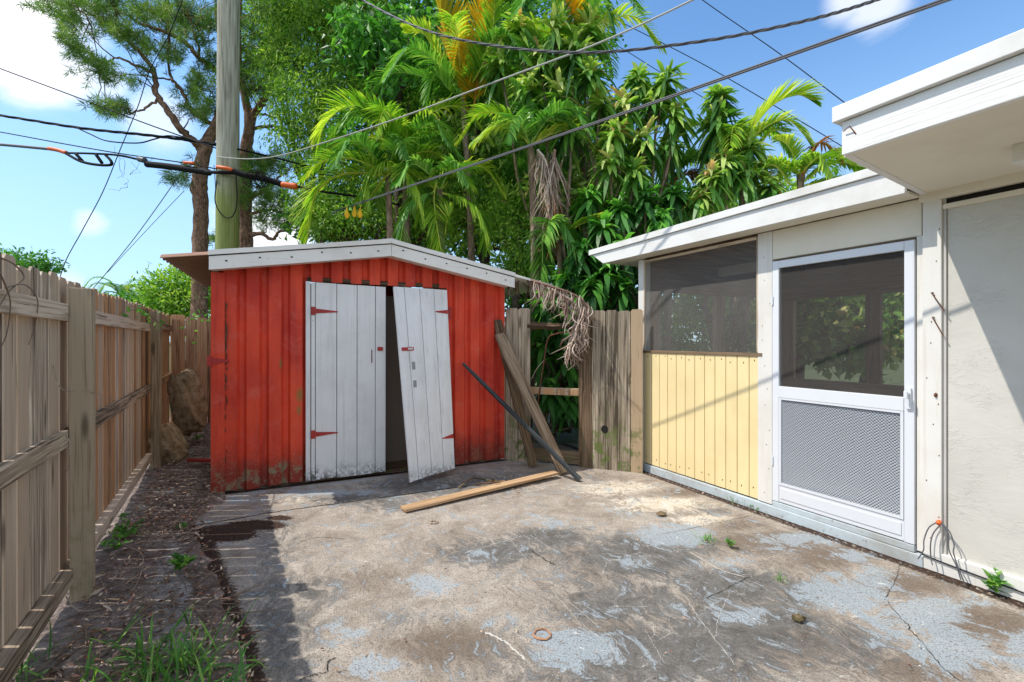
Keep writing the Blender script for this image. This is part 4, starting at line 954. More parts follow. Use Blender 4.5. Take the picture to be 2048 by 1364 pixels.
tuft('grass_tuft', gr(420, 1420, .02), 50, .28, 'long grass blades poking up at the bottom edge of the picture', .1, .010, cat='grass')
tuft('grass_tuft', gr(40, 1345, .02), 30, .22, 'thin grass tuft in the bottom left corner under the fence rail', .05, .007, cat='grass')
tuft('grass_tuft', gr(1415, 1080, .01), 40, .09, 'small bright grass tuft in a slab crack in front of the screen door', .02, .005, cat='grass')
tuft('grass_tuft', gr(1558, 1160, .01), 26, .07, 'tiny grass tuft alone on the grey middle of the slab', .015, .004, cat='grass')
for k, (u, v) in enumerate([(1478, 1003), (1500, 1010), (1522, 1018), (1470, 996)]):
    tuft('grass_tuft', gr(u, v, .01), 34, .10, ['second grass sprout from the left along the blue ledge', 'third grass sprout from the left along the blue ledge', 'rightmost grass sprout along the blue ledge, nearest the screen door', 'leftmost grass sprout along the blue ledge below the yellow siding'][k], .035, .004, cat='grass', grp='grass along the ledge')
weed(gr(250, 1075, .03), .16, 130, 'spreading green weed at the foot of the fence beyond the near post', .022, h=.07)
weed(gr(235, 1098, .03), .10, 60, 'small light green weed just in front of the spreading weed', .018, h=.06)
weed(gr(360, 1142, .03), .07, 70, 'round bright green weed alone on the dark soil strip', .03, h=.07)
weed(gr(358, 1060, .02), .06, 36, 'little green weed at the corner of the slab crack', .018, h=.04)
weed(gr(245, 1045, .03), .05, 30, 'upright pale weed close to the fence kick board', .016, h=.10)
weed(gr(1458, 1092, .01), .025, 20, 'single leafy sprout right of the bright grass tuft', .02, h=.05)
weed(gr(395, 880, .12), .14, 60, 'low mossy weed at the foot of the tall rock', .02, h=.06)
c_ = gr(1990, 1180, .01); c_ = HO.p(hs(1990, .06), .06, .01)
weed(c_, .02, 12, 'seedling with drooping round leaves at the foot of the stucco wall', .035, h=.12)
def ring_of(c, r, mat, name, label, cat, rr=.012, sq=.3):
    m = M(); a = np.linspace(0, 2*PI, 15); P = np.c_[np.cos(a)*r, np.sin(a)*r, 0*a]+np.array(c)+rng.normal(0, r*.06, (15, 3))*[1, 1, .3]; m.tube(P, rr, 6, rough=.5); return tag(m.build(name, mat), label, cat)
ring_of(gr(1084, 1268, .006), .042, simple('rusty_pipe_rim', (.46, .24, .13), .9, sc=60), 'pipe_stub', 'rusty round pipe stub set in the slab at bottom centre', 'pipe', .0045)
ring_of(gr(868, 1044, .008), .03, ROOT, 'curled_bark', 'small curled pale bark ring on the slab below the tan board', 'bark', .005)
for (u, v, r, lab) in [(1322, 1027, .045, 'dark crumpled dead leaf on the pale slab near the yellow siding'), (1598, 1236, .035, 'dark clod of leaves lying on the right of the slab'), (1478, 0, 0, '')][:2]:
    m = M(); m.ell(gr(u, v, .018), r, r*.7, .016, 10, 6, .25); tag(m.build('dead_leaf', W_OLD), lab, 'dead leaf')
# vines on the left fence
def vine(pts, r, lab, leaves=0, name='dry_vine', mat=ROOT, lw=.035, lmat=L_GRASS):
    P = cat_curve(pts, 8); t = thing(name, lab, 'vine', P[0]); m = M(); m.tube(P, np.linspace(r, r*.5, len(P)), 5, rough=.2); m.build('stem', mat, t)
    if leaves:
        idx = rng.integers(0, len(P), leaves); D = rng.normal(size=(leaves, 3)); m = M(); m.leaves(P[idx]+rng.normal(0, .04, (leaves, 3)), D, rng.uniform(1, 1.7, leaves)*lw*1.3, lw); m.build('foliage', lmat, t)
def fpt(u, v, n): s_, z_ = FE.hit(u, v, n); return FE.p(s_, n, z_)
vine([fpt(130, 867, -.04), fpt(140, 890, .055), fpt(138, 930, .05), fpt(128, 955, -.03)], .003, 'thin pale root loop caught on the near post and middle rail')
vine([fpt(106, 730, -.08), fpt(120, 775, -.04), fpt(150, 782, .052), fpt(185, 785, .052), fpt(235, 802, -.07)], .0035, 'pale tendril crossing the near fence post at half height')
vine([fpt(0, 515, -.07), fpt(30, 530, -.06), fpt(48, 555, -.04), fpt(20, 580, -.03), fpt(0, 610, -.04)], .004, 'dry brown vine over the top rail at the left edge', name='dry_vine', mat=TWIG)
vine([fpt(10, 575, -.02), fpt(50, 570, -.03), fpt(75, 600, -.03), fpt(70, 650, -.06), fpt(57, 690, -.08)], .003, 'forked dry vine hanging below the near top rail', mat=TWIG)
vine([fpt(0, 545, -.02), fpt(20, 600, -.03), fpt(15, 660, -.05), fpt(0, 700, -.07)], .003, 'thin dry vine hanging down at the very left edge', mat=TWIG)
vine([gr(95, 1150, .12), gr(122, 1162, .10), gr(133, 1195, .06), gr(165, 1222, .03), gr(235, 1205, .02), gr(275, 1165, .03), gr(285, 1110, .05), gr(250, 1090, .08)], .0035, 'long pale root looping over the dirt beside the near post')
vine([gr(100, 1082, .22), gr(130, 1108, .2), gr(190, 1120, .1), gr(185, 1135, .08), gr(145, 1165, .05)], .0025, 'thin tendril lying across the base of the near post')
vine([fpt(255, 622, -.02), fpt(285, 618, .02), fpt(310, 640, .08), fpt(335, 655, .1)], .005, 'twiggy vine with a few green leaves over the far fence post', 26, 'leafy_vine', TWIG, .03)
vine([at(432, 660, 6.4), at(415, 640, 6.3), at(395, 630, 6.2), at(380, 655, 6.2), at(385, 690, 6.2)], .004, 'thin leafy vine hanging between the back fence and the shed', 34, 'leafy_vine', ROOT, .035)

# ------------------------------------------------------------------ utility pole and cables
PX, PY = (453-1024)/FP*8.2, 8.2
pole = thing('utility_pole', 'tall wooden utility pole, green with algae low down, behind the shed', 'pole', (PX, PY, -.05))
m = M(); zs = np.linspace(-.05, 11.5, 14); m.tube(np.c_[np.full(14, PX)+np.linspace(0, .06, 14), np.full(14, PY), zs], np.linspace(.192, .16, 14), 20); m.build('shaft', POLE, pole, smooth=True)
m = M(); P = cat_curve([at(434, 360, 8.0), at(430, 400, 8.0), at(440, 425, 7.98), at(455, 436, 7.98), at(468, 428, 7.98), at(474, 400, 8.0), at(472, 350, 8.0)], 6); m.tube(P, .009, 6); m.build('cable_loop', BLACK, pole)
m = M(); P = cat_curve([at(430, 500, 8.3), at(432, 440, 8.3), at(431, 380, 8.3), at(428, 330, 8.3)], 3); m.tube(P, .006, 5); m.build('ground_wire', GREYC, pole)
def cable(pts, r, mat, lab, name='overhead_cable', twist=0, grp=None, k=6):
    P = cat_curve([at(*p) for p in pts], 14); m = M()
    if twist:
        T = np.linspace(0, twist*2*PI, len(P)); 
        n_ = np.interp(np.arange(0, len(P)-.99, .25), np.arange(len(P)), np.arange(len(P))); Pf = np.array([[np.interp(x, np.arange(len(P)), P[:, c]) for c in range(3)] for x in n_])
        T = np.linspace(0, twist*2*PI, len(Pf)); tg = np.gradient(Pf, axis=0); tg /= np.linalg.norm(tg, axis=1)[:, None]; sd_ = np.cross(tg, [0, 0, 1.]); sd_ /= np.linalg.norm(sd_, axis=1)[:, None]; up_ = np.cross(sd_, tg)
        for ph in (0, 2.1, 4.2): m.tube(Pf+(sd_*np.cos(T+ph)[:, None]+up_*np.sin(T+ph)[:, None])*r*1.05, r, 5)
    else: m.tube(P, r, k)
    return tag(m.build(name, mat, smooth=True), lab, 'cable', grp)
cable([(640, -60, 6.6), (725, 0, 6.0), (850, 60, 5.3), (1000, 93, 4.8), (1180, 105, 4.3), (1400, 83, 3.9), (1600, 44, 3.6), (1740, 4, 3.4), (1850, -40, 3.2)], .0068, GREYC, 'twisted service cable sagging lowest across the top of the picture', twist=16)
cable([(434, 314, 8.02), (500, 318, 7.6), (560, 311, 7.1), (640, 288, 6.6), (800, 235, 5.8), (1000, 160, 5.0), (1200, 85, 4.35), (1385, 0, 3.8), (1480, -50, 3.5)], .0085, PALEC, 'pale cable rising from the pole to the upper centre right')
pc0 = np.array([-.307, 4.884, 3.36]); pc1 = np.array([1.767, 2.69, 3.187]); ks = [-1.3, -.7, 0, .5, 1.0, 1.6]
P = [pc0+(pc1-pc0)*k+np.array([0, 0, -.03*math.sin(PI*max(0, min(1, (k+1)/3)))]) for k in ks]
m = M(); Pc = cat_curve(P, 16); m.tube(Pc+[0, 0, .006], .0065, 6); m.tube(Pc-[0, 0, .006], .0065, 6); tag(m.build('overhead_cable', GREYC, smooth=True), 'twin dark cable crossing above the porch roof, lowest at its left end in the palms', 'cable')
cable([(1230, -130, 15), (1405, 0, 14), (1560, 108, 13), (1690, 206, 12), (1800, 290, 11.5)], .012, BLACK, 'thin far wire slanting down to the corner of the main roof', 'overhead_wire')
cable([(1130, -20, 15), (1225, 35, 14.5), (1400, 125, 13.5), (1560, 218, 12.5), (1680, 290, 12), (1760, 340, 11.6)], .011, BLACK, 'middle thin far wire behind the lone dracaena top', 'overhead_wire')
cable([(1130, 40, 15), (1225, 86, 14.5), (1330, 150, 14), (1450, 220, 13.4), (1560, 282, 13)], .010, BLACK, 'lowest thin far wire passing behind the palm crowns', 'overhead_wire')
cable([(-120, 92, 10), (0, 137, 9.4), (150, 193, 9.0), (300, 250, 8.5), (434, 297, 8.1)], .012, BLACK, 'single wire coming down to the pole from upper left, highest of the left wires')
cable([(-120, 215, 10.5), (0, 231, 9.8), (160, 256, 9.1), (300, 271, 8.6), (434, 288, 8.1)], .014, BLACK, 'thick twin cable reaching the pole second from the top at left', twist=6)
cable([(150, 254, 9.1), (180, 268, 9.0), (215, 282, 8.9), (275, 286, 8.7), (310, 278, 8.6), (345, 272, 8.4), (434, 292, 8.1)], .012, BLACK, 'slack branch wire sagging below the thick twin cable')
cable([(-120, 244, 10.5), (0, 264, 9.8), (130, 288, 9.2), (240, 307, 8.8), (370, 326, 8.3), (434, 338, 8.05)], .011, BLACK, 'straight support wire just above the black splice case')
cable([(-120, 280, 10.5), (0, 289, 9.8), (100, 298, 9.3)], .030, GREYC, 'thick grey lashed cable entering at the left edge')
cable([(475, 298, 8.15), (560, 318, 8.8), (660, 345, 9.4), (760, 380, 10)], .016, BLACK, 'dark cable leaving the pole to the right into the palms')
cable([(590, 372, 8.1), (650, 384, 8.3), (720, 394, 8.5), (800, 410, 8.8)], .020, BLACK, 'dark cable continuing right from the orange tape into the palm fronds')
# splice assembly left of the pole
sa = thing('cable_splice', 'slack loop bracket with orange sleeve hanging on the left cable', 'cable splice', at(165, 320, 9.0))
def sp_(pts, r, mat, name, par, k=8):
    m = M(); m.tube(cat_curve([at(*p) for p in pts], 6), r, k); return m.build(name, mat, par, smooth=True)
sp_([(98, 297, 9.3), (115, 300, 9.25), (134, 306, 9.2)], .038, ORANGE, 'sleeve', sa); 
sp_([(134, 306, 9.2), (180, 307, 9.05), (240, 311, 8.85), (300, 325, 8.5)], .020, BLACK, 'upper_strand', sa)
sp_([(132, 307, 9.2), (160, 322, 9.1), (190, 329, 9.0), (220, 330, 8.9), (222, 322, 8.9), (210, 309, 8.95)], .026, BLACK, 'lower_strap', sa)
sp_([(152, 308, 9.1), (165, 322, 9.1)], .030, BLACK, 'spacer', sa); sp_([(192, 309, 9.0), (204, 326, 9.0)], .030, BLACK, 'spacer', sa)
sb = thing('cable_splice', 'long black splice case hanging left of the pole with orange tape', 'cable splice', at(350, 330, 8.3))
sp_([(295, 329, 8.4), (300, 329, 8.4), (345, 334, 8.3), (412, 344, 8.15), (416, 345, 8.15)], .056, BLACK, 'case', sb, 12)
sp_([(412, 344, 8.1), (440, 345, 7.97), (470, 346, 8.0)], .03, BLACK, 'cable_end', sb)
sp_([(368, 325, 8.2), (388, 326, 8.15)], .026, ORANGE, 'tape', sb); sp_([(278, 318, 8.5), (290, 321, 8.45)], .05, GREYC, 'clamp', sb)
sc_ = thing('cable_splice', 'black splice case right of the pole with coiled slack and bright orange tape', 'cable splice', at(515, 360, 8.1))
sp_([(434, 334, 7.96), (450, 336, 7.93), (466, 340, 7.96)], .030, ORANGE, 'tape', sc_)
sp_([(466, 342, 7.98), (490, 350, 8.0), (530, 358, 8.05), (566, 369, 8.1)], .052, BLACK, 'case', sc_, 12); sp_([(564, 369, 8.05), (594, 373, 8.05)], .050, ORANGE, 'tape', sc_, 10)
m = M()
for k in range(6):
    c = at(505+k*4, 358+random.uniform(-3, 3), 7.9+.02*k); a = np.linspace(0, 2*PI, 16); m.tube(np.c_[c[0]+.14*np.cos(a)*random.uniform(.7, 1.1), c[1]+0*a, c[2]+.13*np.sin(a)], .007, 5)
m.build('coil', BLACK, sc_)
cable([(365, 0, 8.8), (335, 75, 8.8), (300, 140, 8.9), (275, 215, 9.0), (240, 300, 9.1), (205, 385, 9.2), (165, 460, 9.3), (128, 530, 9.4), (110, 600, 9.5)], .008, BLACK, 'thin bent wire hanging down to the fence through the left cables', 'hanging_wire')
cable([(352, 360, 9.5), (310, 420, 10), (262, 485, 10.5), (205, 555, 11.2), (170, 595, 11.5)], .009, GREYC, 'guy wire slanting steepest down to the left fence', 'guy_wire')
cable([(368, 382, 9.5), (320, 432, 10), (258, 498, 10.5), (215, 545, 11)], .006, GREYC, 'faint second guy wire beside the steepest one', 'guy_wire')

# ------------------------------------------------------------------ vegetation
def blob_cloud(m, centers, n, L, W, hang=0.0, clump=14, cr=.16, shell=.5):
    """leaf clumps inside ellipsoid blobs (x,y,z,rx,ry,rz)"""
    B = np.array(centers, float); vol = (B[:, 3]*B[:, 4]*B[:, 5])**(2/3); pr = vol/vol.sum(); nc = max(1, n//clump)
    idx = rng.choice(len(B), nc, p=pr); d = rng.normal(size=(nc, 3)); d /= np.linalg.norm(d, axis=1)[:, None]
    r = (rng.random(nc)**(1/3))*(1-shell)+shell*rng.uniform(.85, 1.05, nc)
    c = B[idx, :3]+d*r[:, None]*B[idx, 3:]
    cc = np.repeat(c, clump, 0); out = np.repeat(d, clump, 0); P = cc+rng.normal(0, cr, cc.shape)*[1, 1, .8]
    D = out*.6+rng.normal(0, .7, P.shape); D[:, 2] -= hang
    R = np.clip(np.repeat(rng.random(nc)*.7, clump)+rng.random(len(P))*.35, 0, 1)
    m.leaves(P, D, rng.uniform(.7, 1.3, len(P))*L, rng.uniform(.7, 1.2, len(P))*W, R)
    return c
def limb(m, a, b, r0, r1, sag=.0, n=6, wig=.05):
    a = np.array(a, float); b = np.array(b, float); t = np.linspace(0, 1, n)[:, None]; P = a+(b-a)*t; P += rng.normal(0, wig, P.shape)*np.sin(PI*t); P[:, 2] += -sag*np.sin(PI*t[:, 0]); m.tube(P, np.linspace(r0, r1, n), 7, rough=.06)

def pine(name, label, trunk, limbs, tufts, Y0):
    t = thing(name, label, 'tree', (trunk[0][0], trunk[0][1], -.05)); m = M()
    P = cat_curve([q[:3] for q in trunk], 5); r = np.interp(np.linspace(0, 1, len(P)), np.linspace(0, 1, len(trunk)), [q[3] for q in trunk]); m.tube(P, r*.78, 12, rough=.12); m.build('trunk', B_PINE, t, smooth=True)
    ml = M(); nodes = []
    for L in limbs:
        Q = cat_curve([at(*p[:3]) for p in L[0]], 6); Q += rng.normal(0, .015, Q.shape); ml.tube(Q, np.linspace(L[1], L[2], len(Q)), 8, rough=.1); nodes += list(Q)
    nodes = np.array(nodes+list(P[len(P)//2:]))
    mn = M(); allP = []; allD = []
    for (u, v, rp, n, Y) in tufts:
        for k in range(int(n*1.75)):
            c = at(u+random.gauss(0, rp*.62), v+random.gauss(0, rp*.45), Y+random.gauss(0, .5)); 
            j = np.argmin(np.linalg.norm(nodes-c, axis=1)); 
            if k % 3 == 0: limb(ml, nodes[j], c, .014, .005, -.05, 5, .06)
            dirc = unit(c-nodes[j]+np.array([0, 0, .15])+rng.normal(0, .2, 3))
            for q in range(3):
                cc = c+rng.normal(0, .07, 3); nn = 34
                D = dirc*.55+rng.normal(0, .6, (nn, 3)); allP.append(cc+dirc*rng.uniform(-.10, .10, nn)[:, None]); allD.append(D)
    P_ = np.concatenate(allP); D_ = np.concatenate(allD); mn.leaves(P_, D_, rng.uniform(.10, .20, len(P_)), .0115, np.repeat(rng.random(len(P_)//34), 34)*.7+rng.random(len(P_))*.3)
    ml.build('limb', B_PINE, t, smooth=True); mn.build('crown', L_PINE, t)
Yp = 10.6
tr = [(*at(398, 700, Yp)[:2], -.05, .26), (*at(398, 620, Yp), .21), (*at(400, 500, Yp), .20), (*at(402, 410, Yp), .19), (*at(398, 375, Yp), .22), (*at(404, 330, Yp), .17), (*at(412, 290, Yp), .19), (*at(430, 255, Yp), .13), (*at(442, 210, Yp), .10), (*at(445, 120, Yp), .07), (*at(430, 20, Yp), .04)]
pine('pine_tree', 'gnarled pine with red-brown bark and open crown, left of the utility pole', tr, [
    ([(405, 300, Yp), (375, 272, 10.3), (345, 235, 10.1), (318, 195, 10), (308, 145, 10), (270, 95, 9.9), (230, 62, 9.8)], .09, .03), ([(306, 145, 10), (270, 128, 9.9), (235, 118, 9.8), (200, 125, 9.8)], .035, .012),
    ([(318, 195, 10), (290, 215, 9.9), (262, 228, 9.8), (230, 228, 9.8)], .028, .01), ([(440, 145, Yp), (400, 118, 10.3), (370, 85, 10.2), (330, 65, 10.1), (290, 50, 10), (230, 20, 10)], .06, .02),
    ([(430, 250, Yp), (385, 225, 10.4), (365, 185, 10.4), (340, 150, 10.3), (335, 100, 10.2)], .05, .02), ([(375, 200, 10.4), (350, 165, 10.3), (320, 155, 10.2), (265, 150, 10)], .03, .01),
    ([(335, 100, 10), (338, 40, 10), (335, -20, 10)], .03, .015), ([(270, 95, 9.9), (200, 40, 9.8), (140, 15, 9.8)], .03, .01), ([(400, 118, 10.3), (385, 50, 10.2), (350, 0, 10.2)], .03, .01)],
    [(105, 12, 30, 7, 9.8), (150, 25, 38, 12, 9.8), (215, 20, 45, 16, 9.9), (280, 22, 50, 16, 10), (350, 25, 50, 16, 10.2), (410, 40, 45, 14, 10.3), (140, 72, 14, 3, 9.8), (155, 100, 22, 6, 9.8), (185, 130, 26, 8, 9.8), (212, 148, 16, 4, 9.8),
     (205, 213, 15, 5, 9.8), (235, 220, 20, 6, 9.8), (305, 90, 30, 7, 10), (255, 68, 35, 9, 9.9), (345, 112, 22, 5, 10), (392, 172, 28, 9, 10.4), (405, 222, 32, 14, 10.4), (420, 130, 32, 9, 10.4), (270, 160, 20, 3, 9.9), (375, 65, 40, 10, 10.3), (362, 355, 16, 5, 10.3), (385, 330, 12, 2, 10.3),
     (430, -60, 120, 26, 10.4), (250, -70, 120, 22, 10)], Yp)
Yq = 11.4
tr = [(*at(490, 700, Yq)[:2], -.05, .26), (*at(490, 560, Yq), .21), (*at(491, 440, Yq), .20), (*at(490, 360, Yq), .19), (*at(494, 290, Yq), .17), (*at(500, 245, Yq), .16), (*at(490, 195, Yq), .11), (*at(478, 120, Yq), .08), (*at(480, 0, Yq), .05)]
pine('pine_tree', 'second pine rising directly behind the utility pole, with dense low needles', tr, [
    ([(500, 245, Yq), (522, 210, Yq), (535, 185, Yq), (560, 150, Yq), (580, 80, Yq)], .10, .03), ([(492, 225, Yq), (530, 228, Yq), (560, 240, Yq)], .04, .015), ([(498, 255, Yq), (540, 253, Yq), (550, 250, Yq)], .05, .02),
    ([(491, 470, Yq), (520, 465, 11.2), (545, 478, 11.1), (560, 462, 11), (585, 465, 11)], .06, .02), ([(492, 400, Yq), (530, 380, 11.2), (560, 350, 11)], .05, .02), ([(492, 430, Yq), (540, 420, 11.2), (575, 435, 11)], .04, .015), ([(493, 340, Yq), (520, 322, 11.3), (545, 318, 11.3)], .03, .01)],
    [(500, 40, 60, 20, Yq), (545, 60, 50, 16, Yq), (520, 120, 50, 16, Yq), (480, 160, 40, 10, Yq), (570, 130, 45, 14, Yq), (540, 180, 35, 8, Yq), (505, 330, 36, 12, 11.2), (540, 325, 30, 10, 11.2), (515, 385, 38, 12, 11.2), (550, 400, 34, 12, 11.1), (475, 395, 22, 6, 11.2), (565, 440, 30, 8, 11.1), (530, 445, 22, 5, 11.1), (428, 476, 9, 3, 11.5), (530, -60, 100, 20, Yq), (600, 330, 24, 6, 11.2), (500, 350, 30, 8, 11.2)], Yq)

# leafy trees forming the green mass behind the shed
def tree(name, label, trunk_px, B, n, L, W, mat, hang=0.0, clump=14, cr=.16, group=None, shell=.5, stem=B_DARK, tr_r=.12):
    Yt = trunk_px[2]; base = at(trunk_px[0], 700, Yt); base[2] = -.05
    t = thing(name, label, 'tree', base, group); m = M(); BB = []
    for (u, v, ru, rv, Y) in B:
        c = at(u, v, Y); BB.append((*c, ru*Y/FP, max(.35, ru*Y/FP*.8), rv*Y/FP))
    top = at(trunk_px[0], trunk_px[1], Yt); mt = M(); limb(mt, base, top, tr_r, tr_r*.5, 0, 8, .06)
    for b in BB: limb(mt, base+(top-base)*random.uniform(.5, 1), b[:3], tr_r*.4, .012, .1, 6, .1)
    mt.build('trunk', stem, t, smooth=True)
    blob_cloud(m, BB, n, L, W, hang, clump, cr, shell); m.build('crown', mat, t)
tree('dense_tree', 'dark dense tree filling the back behind the palms and shed', (860, 200, 11.5), [(680, 60, 90, 120, 11.8), (800, 120, 110, 140, 11.6), (950, 100, 120, 150, 11.6), (1100, 80, 110, 140, 11.5), (800, 330, 130, 120, 11), (950, 330, 120, 130, 11), (1100, 280, 120, 130, 10.8), (720, 440, 130, 60, 10.8), (900, 460, 120, 60, 10.4), (1180, 320, 90, 110, 10.5), (1080, 440, 110, 80, 9.5), (860, -60, 250, 90, 11.6), (1000, 200, 160, 140, 10.6), (1120, 380, 130, 90, 9.9), (900, 250, 160, 140, 11)], 64000, .15, .075, L_DARK, .2, 18, .22)
tree('dense_tree', 'dark shrubby tree directly behind the gap in the back fence', (1170, 560, 8.5), [(1040, 590, 50, 60, 8.3), (1120, 560, 90, 90, 8.6), (1230, 540, 90, 90, 8.6), (1120, 700, 80, 90, 8.2), (1200, 680, 80, 100, 8.2), (1290, 460, 80, 70, 9.0), (1220, 420, 80, 70, 9.2), (1340, 430, 80, 50, 9.4)], 22000, .13, .055, L_DARK, .3, 18, .18)
tree('weeping_tree', 'light green fine-leaved weeping tree right of the pines', (640, 200, 10.2), [(600, 60, 55, 70, 10.4), (560, 20, 50, 60, 10.5), (650, 20, 70, 50, 10.4), (620, 150, 55, 50, 10.2), (600, 210, 60, 55, 10.0), (585, 270, 45, 50, 10.0), (650, 250, 55, 60, 10.0), (680, 170, 60, 50, 10.0), (720, 110, 50, 60, 10.2), (640, 330, 50, 40, 10.0), (560, 130, 40, 50, 10.4), (520, 60, 50, 70, 12.2), (530, 150, 40, 50, 12.2), (700, 20, 60, 60, 10.4), (620, -60, 160, 60, 10.4)], 38000, .12, .03, L_FINE, 1.0, 16, .15)
tree('weeping_tree', 'lower light green fine-leaved tree just above the shed ridge', (690, 450, 9.6), [(650, 430, 50, 40, 9.6), (700, 450, 60, 35, 9.6), (760, 430, 55, 40, 9.6), (620, 400, 40, 30, 9.6), (830, 450, 60, 40, 9.5), (720, 380, 45, 30, 9.8), (930, 440, 60, 50, 8.9), (960, 360, 50, 50, 8.9), (860, 380, 50, 50, 9.0), (900, 300, 60, 40, 9.1), (1010, 330, 40, 50, 8.8), (780, 200, 60, 50, 9.6), (860, 220, 60, 50, 9.4), (980, 220, 50, 60, 9.2)], 26000, .11, .03, L_FINE, .8, 16, .14)
tree('broad_leaf_tree', 'broad-leaved tree filling in between the central palms', (970, 250, 9.0), [(960, 180, 50, 50, 8.9), (1010, 280, 45, 45, 8.7), (900, 250, 45, 40, 9.0), (850, 330, 40, 35, 8.9), (1180, 350, 50, 50, 8.0), (1090, 380, 40, 50, 8.0)], 2600, .19, .08, L_BROAD, .7, 7, .2)
tree('leafy_vine_tree', 'bright small-leaved vine column hanging behind the shed roof end', (1040, 440, 7.9), [(1035, 430, 32, 40, 8.0), (1045, 480, 40, 45, 7.9), (1030, 530, 40, 40, 7.9), (1060, 540, 30, 35, 7.9), (1000, 400, 26, 30, 8.1), (985, 440, 24, 26, 8.1)], 6500, .075, .03, L_FINE, .5, 14, .10)
tree('broad_leaf_tree', 'broad-leaved rubber tree left of the palm hearts', (800, 120, 9.0), [(720, 110, 38, 45, 9.3), (755, 90, 35, 35, 9.2), (800, 160, 45, 35, 9.0), (870, 130, 50, 45, 9.1), (700, 290, 40, 30, 9.3), (740, 60, 60, 40, 9.3), (820, 60, 50, 40, 9.2)], 1900, .20, .095, L_DEEP, .8, 7, .2)
# background greens beyond the fences
tree('shrub', 'bright green shrub rising over the back left corner of the fence', (360, 600, 11), [(330, 585, 40, 32, 11), (375, 570, 40, 35, 11.2), (360, 610, 60, 26, 11), (405, 590, 30, 30, 11), (320, 620, 40, 20, 11)], 5200, .13, .05, L_FINE, .0, 12, .14)
tree('shrub', 'small green tree tops peeking over the left fence near the left edge', (60, 560, 14), [(20, 516, 22, 10, 14), (70, 522, 28, 10, 14), (40, 540, 60, 12, 14), (95, 532, 14, 8, 14)], 1600, .13, .06, L_DARK, .0, 10, .14)
tree('shrub', 'dark low shrub beyond the fence behind the distant palm', (250, 620, 18), [(220, 620, 60, 18, 18), (290, 610, 50, 18, 18)], 2200, .2, .08, L_DARK, .0, 10, .2)
# greens beyond the porch, also seen through its screens
tree('shrub', 'tall shrub beyond the porch seen through the window screen', (1430, 600, 9), [(1380, 560, 80, 90, 9.2), (1480, 600, 80, 80, 9.0), (1400, 660, 110, 60, 9.0), (1560, 620, 90, 90, 8.8), (1420, 440, 80, 50, 9.4), (1500, 430, 70, 40, 9.4), (1600, 420, 90, 40, 8.8), (1700, 430, 60, 50, 8.6)], 13000, .15, .07, L_FINE, .2, 12, .18)
tree('shrub', 'sunlit broad-leaved shrub beyond the porch seen through the door screen', (1740, 600, 6.9), [(1680, 600, 60, 60, 6.8), (1760, 640, 90, 60, 6.8), (1700, 680, 80, 50, 6.8), (1840, 600, 70, 70, 6.6), (1620, 640, 50, 50, 7.0)], 3800, .15, .11, L_BROAD, .3, 10, .16)

# palms
def frond(par, pts, LL, mat, droop=.5, n=46, w=.030, vee=.5, name='frond', stem=None, splay=.6, lab=None):
    P = cat_curve([np.array(p) if len(p) == 3 and not isinstance(p, tuple) else at(*p) for p in pts], 10)
    T = np.gradient(P, axis=0); T /= np.linalg.norm(T, axis=1)[:, None]
    tt = np.linspace(.10, .995, n); ix = tt*(len(P)-1); C0 = np.array([[np.interp(x, np.arange(len(P)), P[:, c]) for c in range(3)] for x in ix]); TT = T[np.clip(ix.astype(int), 0, len(P)-1)]
    up = np.array([0, 0, 1.]); S = np.cross(TT, up); nn = np.linalg.norm(S, axis=1)[:, None]; S = np.where(nn > .2, S/(nn+1e-9), np.array([1., 0, 0])); U = np.cross(S, TT)
    prof_ = np.sin(PI*np.clip(tt*.92+.05, 0, 1))**.55*(1-.25*tt); m = M()
    for sg in (-1, 1):
        D = S*sg*1.0+TT*(splay+.6*tt[:, None])+U*vee+rng.normal(0, .07, C0.shape)
        m.straps(C0, D, LL*prof_*rng.uniform(.88, 1.08, n), w, droop*rng.uniform(.7, 1.3, n), rng.uniform(.2, .8, n)+(random.random()-.5)*.4, K=4)
    m.tube(P, np.linspace(.017, .004, len(P)), 5, R=.95)
    o = m.build(name, mat, par)
    if lab: o['label'] = lab
    return o
def palm(label, top, fr_, trunk_r=.07, rnd=6, mat=L_PALM, FL=1.7, LL=.48, name='palm_tree'):
    c = at(*top); t = thing(name, label, 'palm tree', (c[0], c[1], -.05)); m = M()
    zs = np.linspace(-.05, c[2], 16); P = np.c_[c[0]+.12*np.sin(zs*.6)-.12*math.sin(c[2]*.6), np.full(16, c[1]), zs]; m.tube(P, np.linspace(trunk_r*1.2, trunk_r*.7, 16), 9, rough=.04); m.build('trunk', B_STEM, t, smooth=True)
    for f in fr_: frond(t, *f[:3], **(f[3] if len(f) > 3 else {}))
    rnd = int(rnd*1.6); FL *= 1.12
    for k in range(rnd):
        a = 2*PI*k/rnd+random.uniform(-.3, .3); el = random.uniform(.2, 1.1); d = np.array([math.cos(a), math.sin(a)*.7, 0]); L = FL*random.uniform(.8, 1.1)
        P = [c, c+d*L*.3+[0, 0, L*.35*el], c+d*L*.65+[0, 0, L*.42*el], c+d*L*.95+[0, 0, L*(.42*el-.35)]]
        frond(t, [np.array(p) for p in P], LL, mat if k % 3 else L_PALM, .5, 44, .034)
    return t
A_ = lambda *p: [tuple(q) for q in p]
G1 = dict(droop=.25, n=60, w=.032)
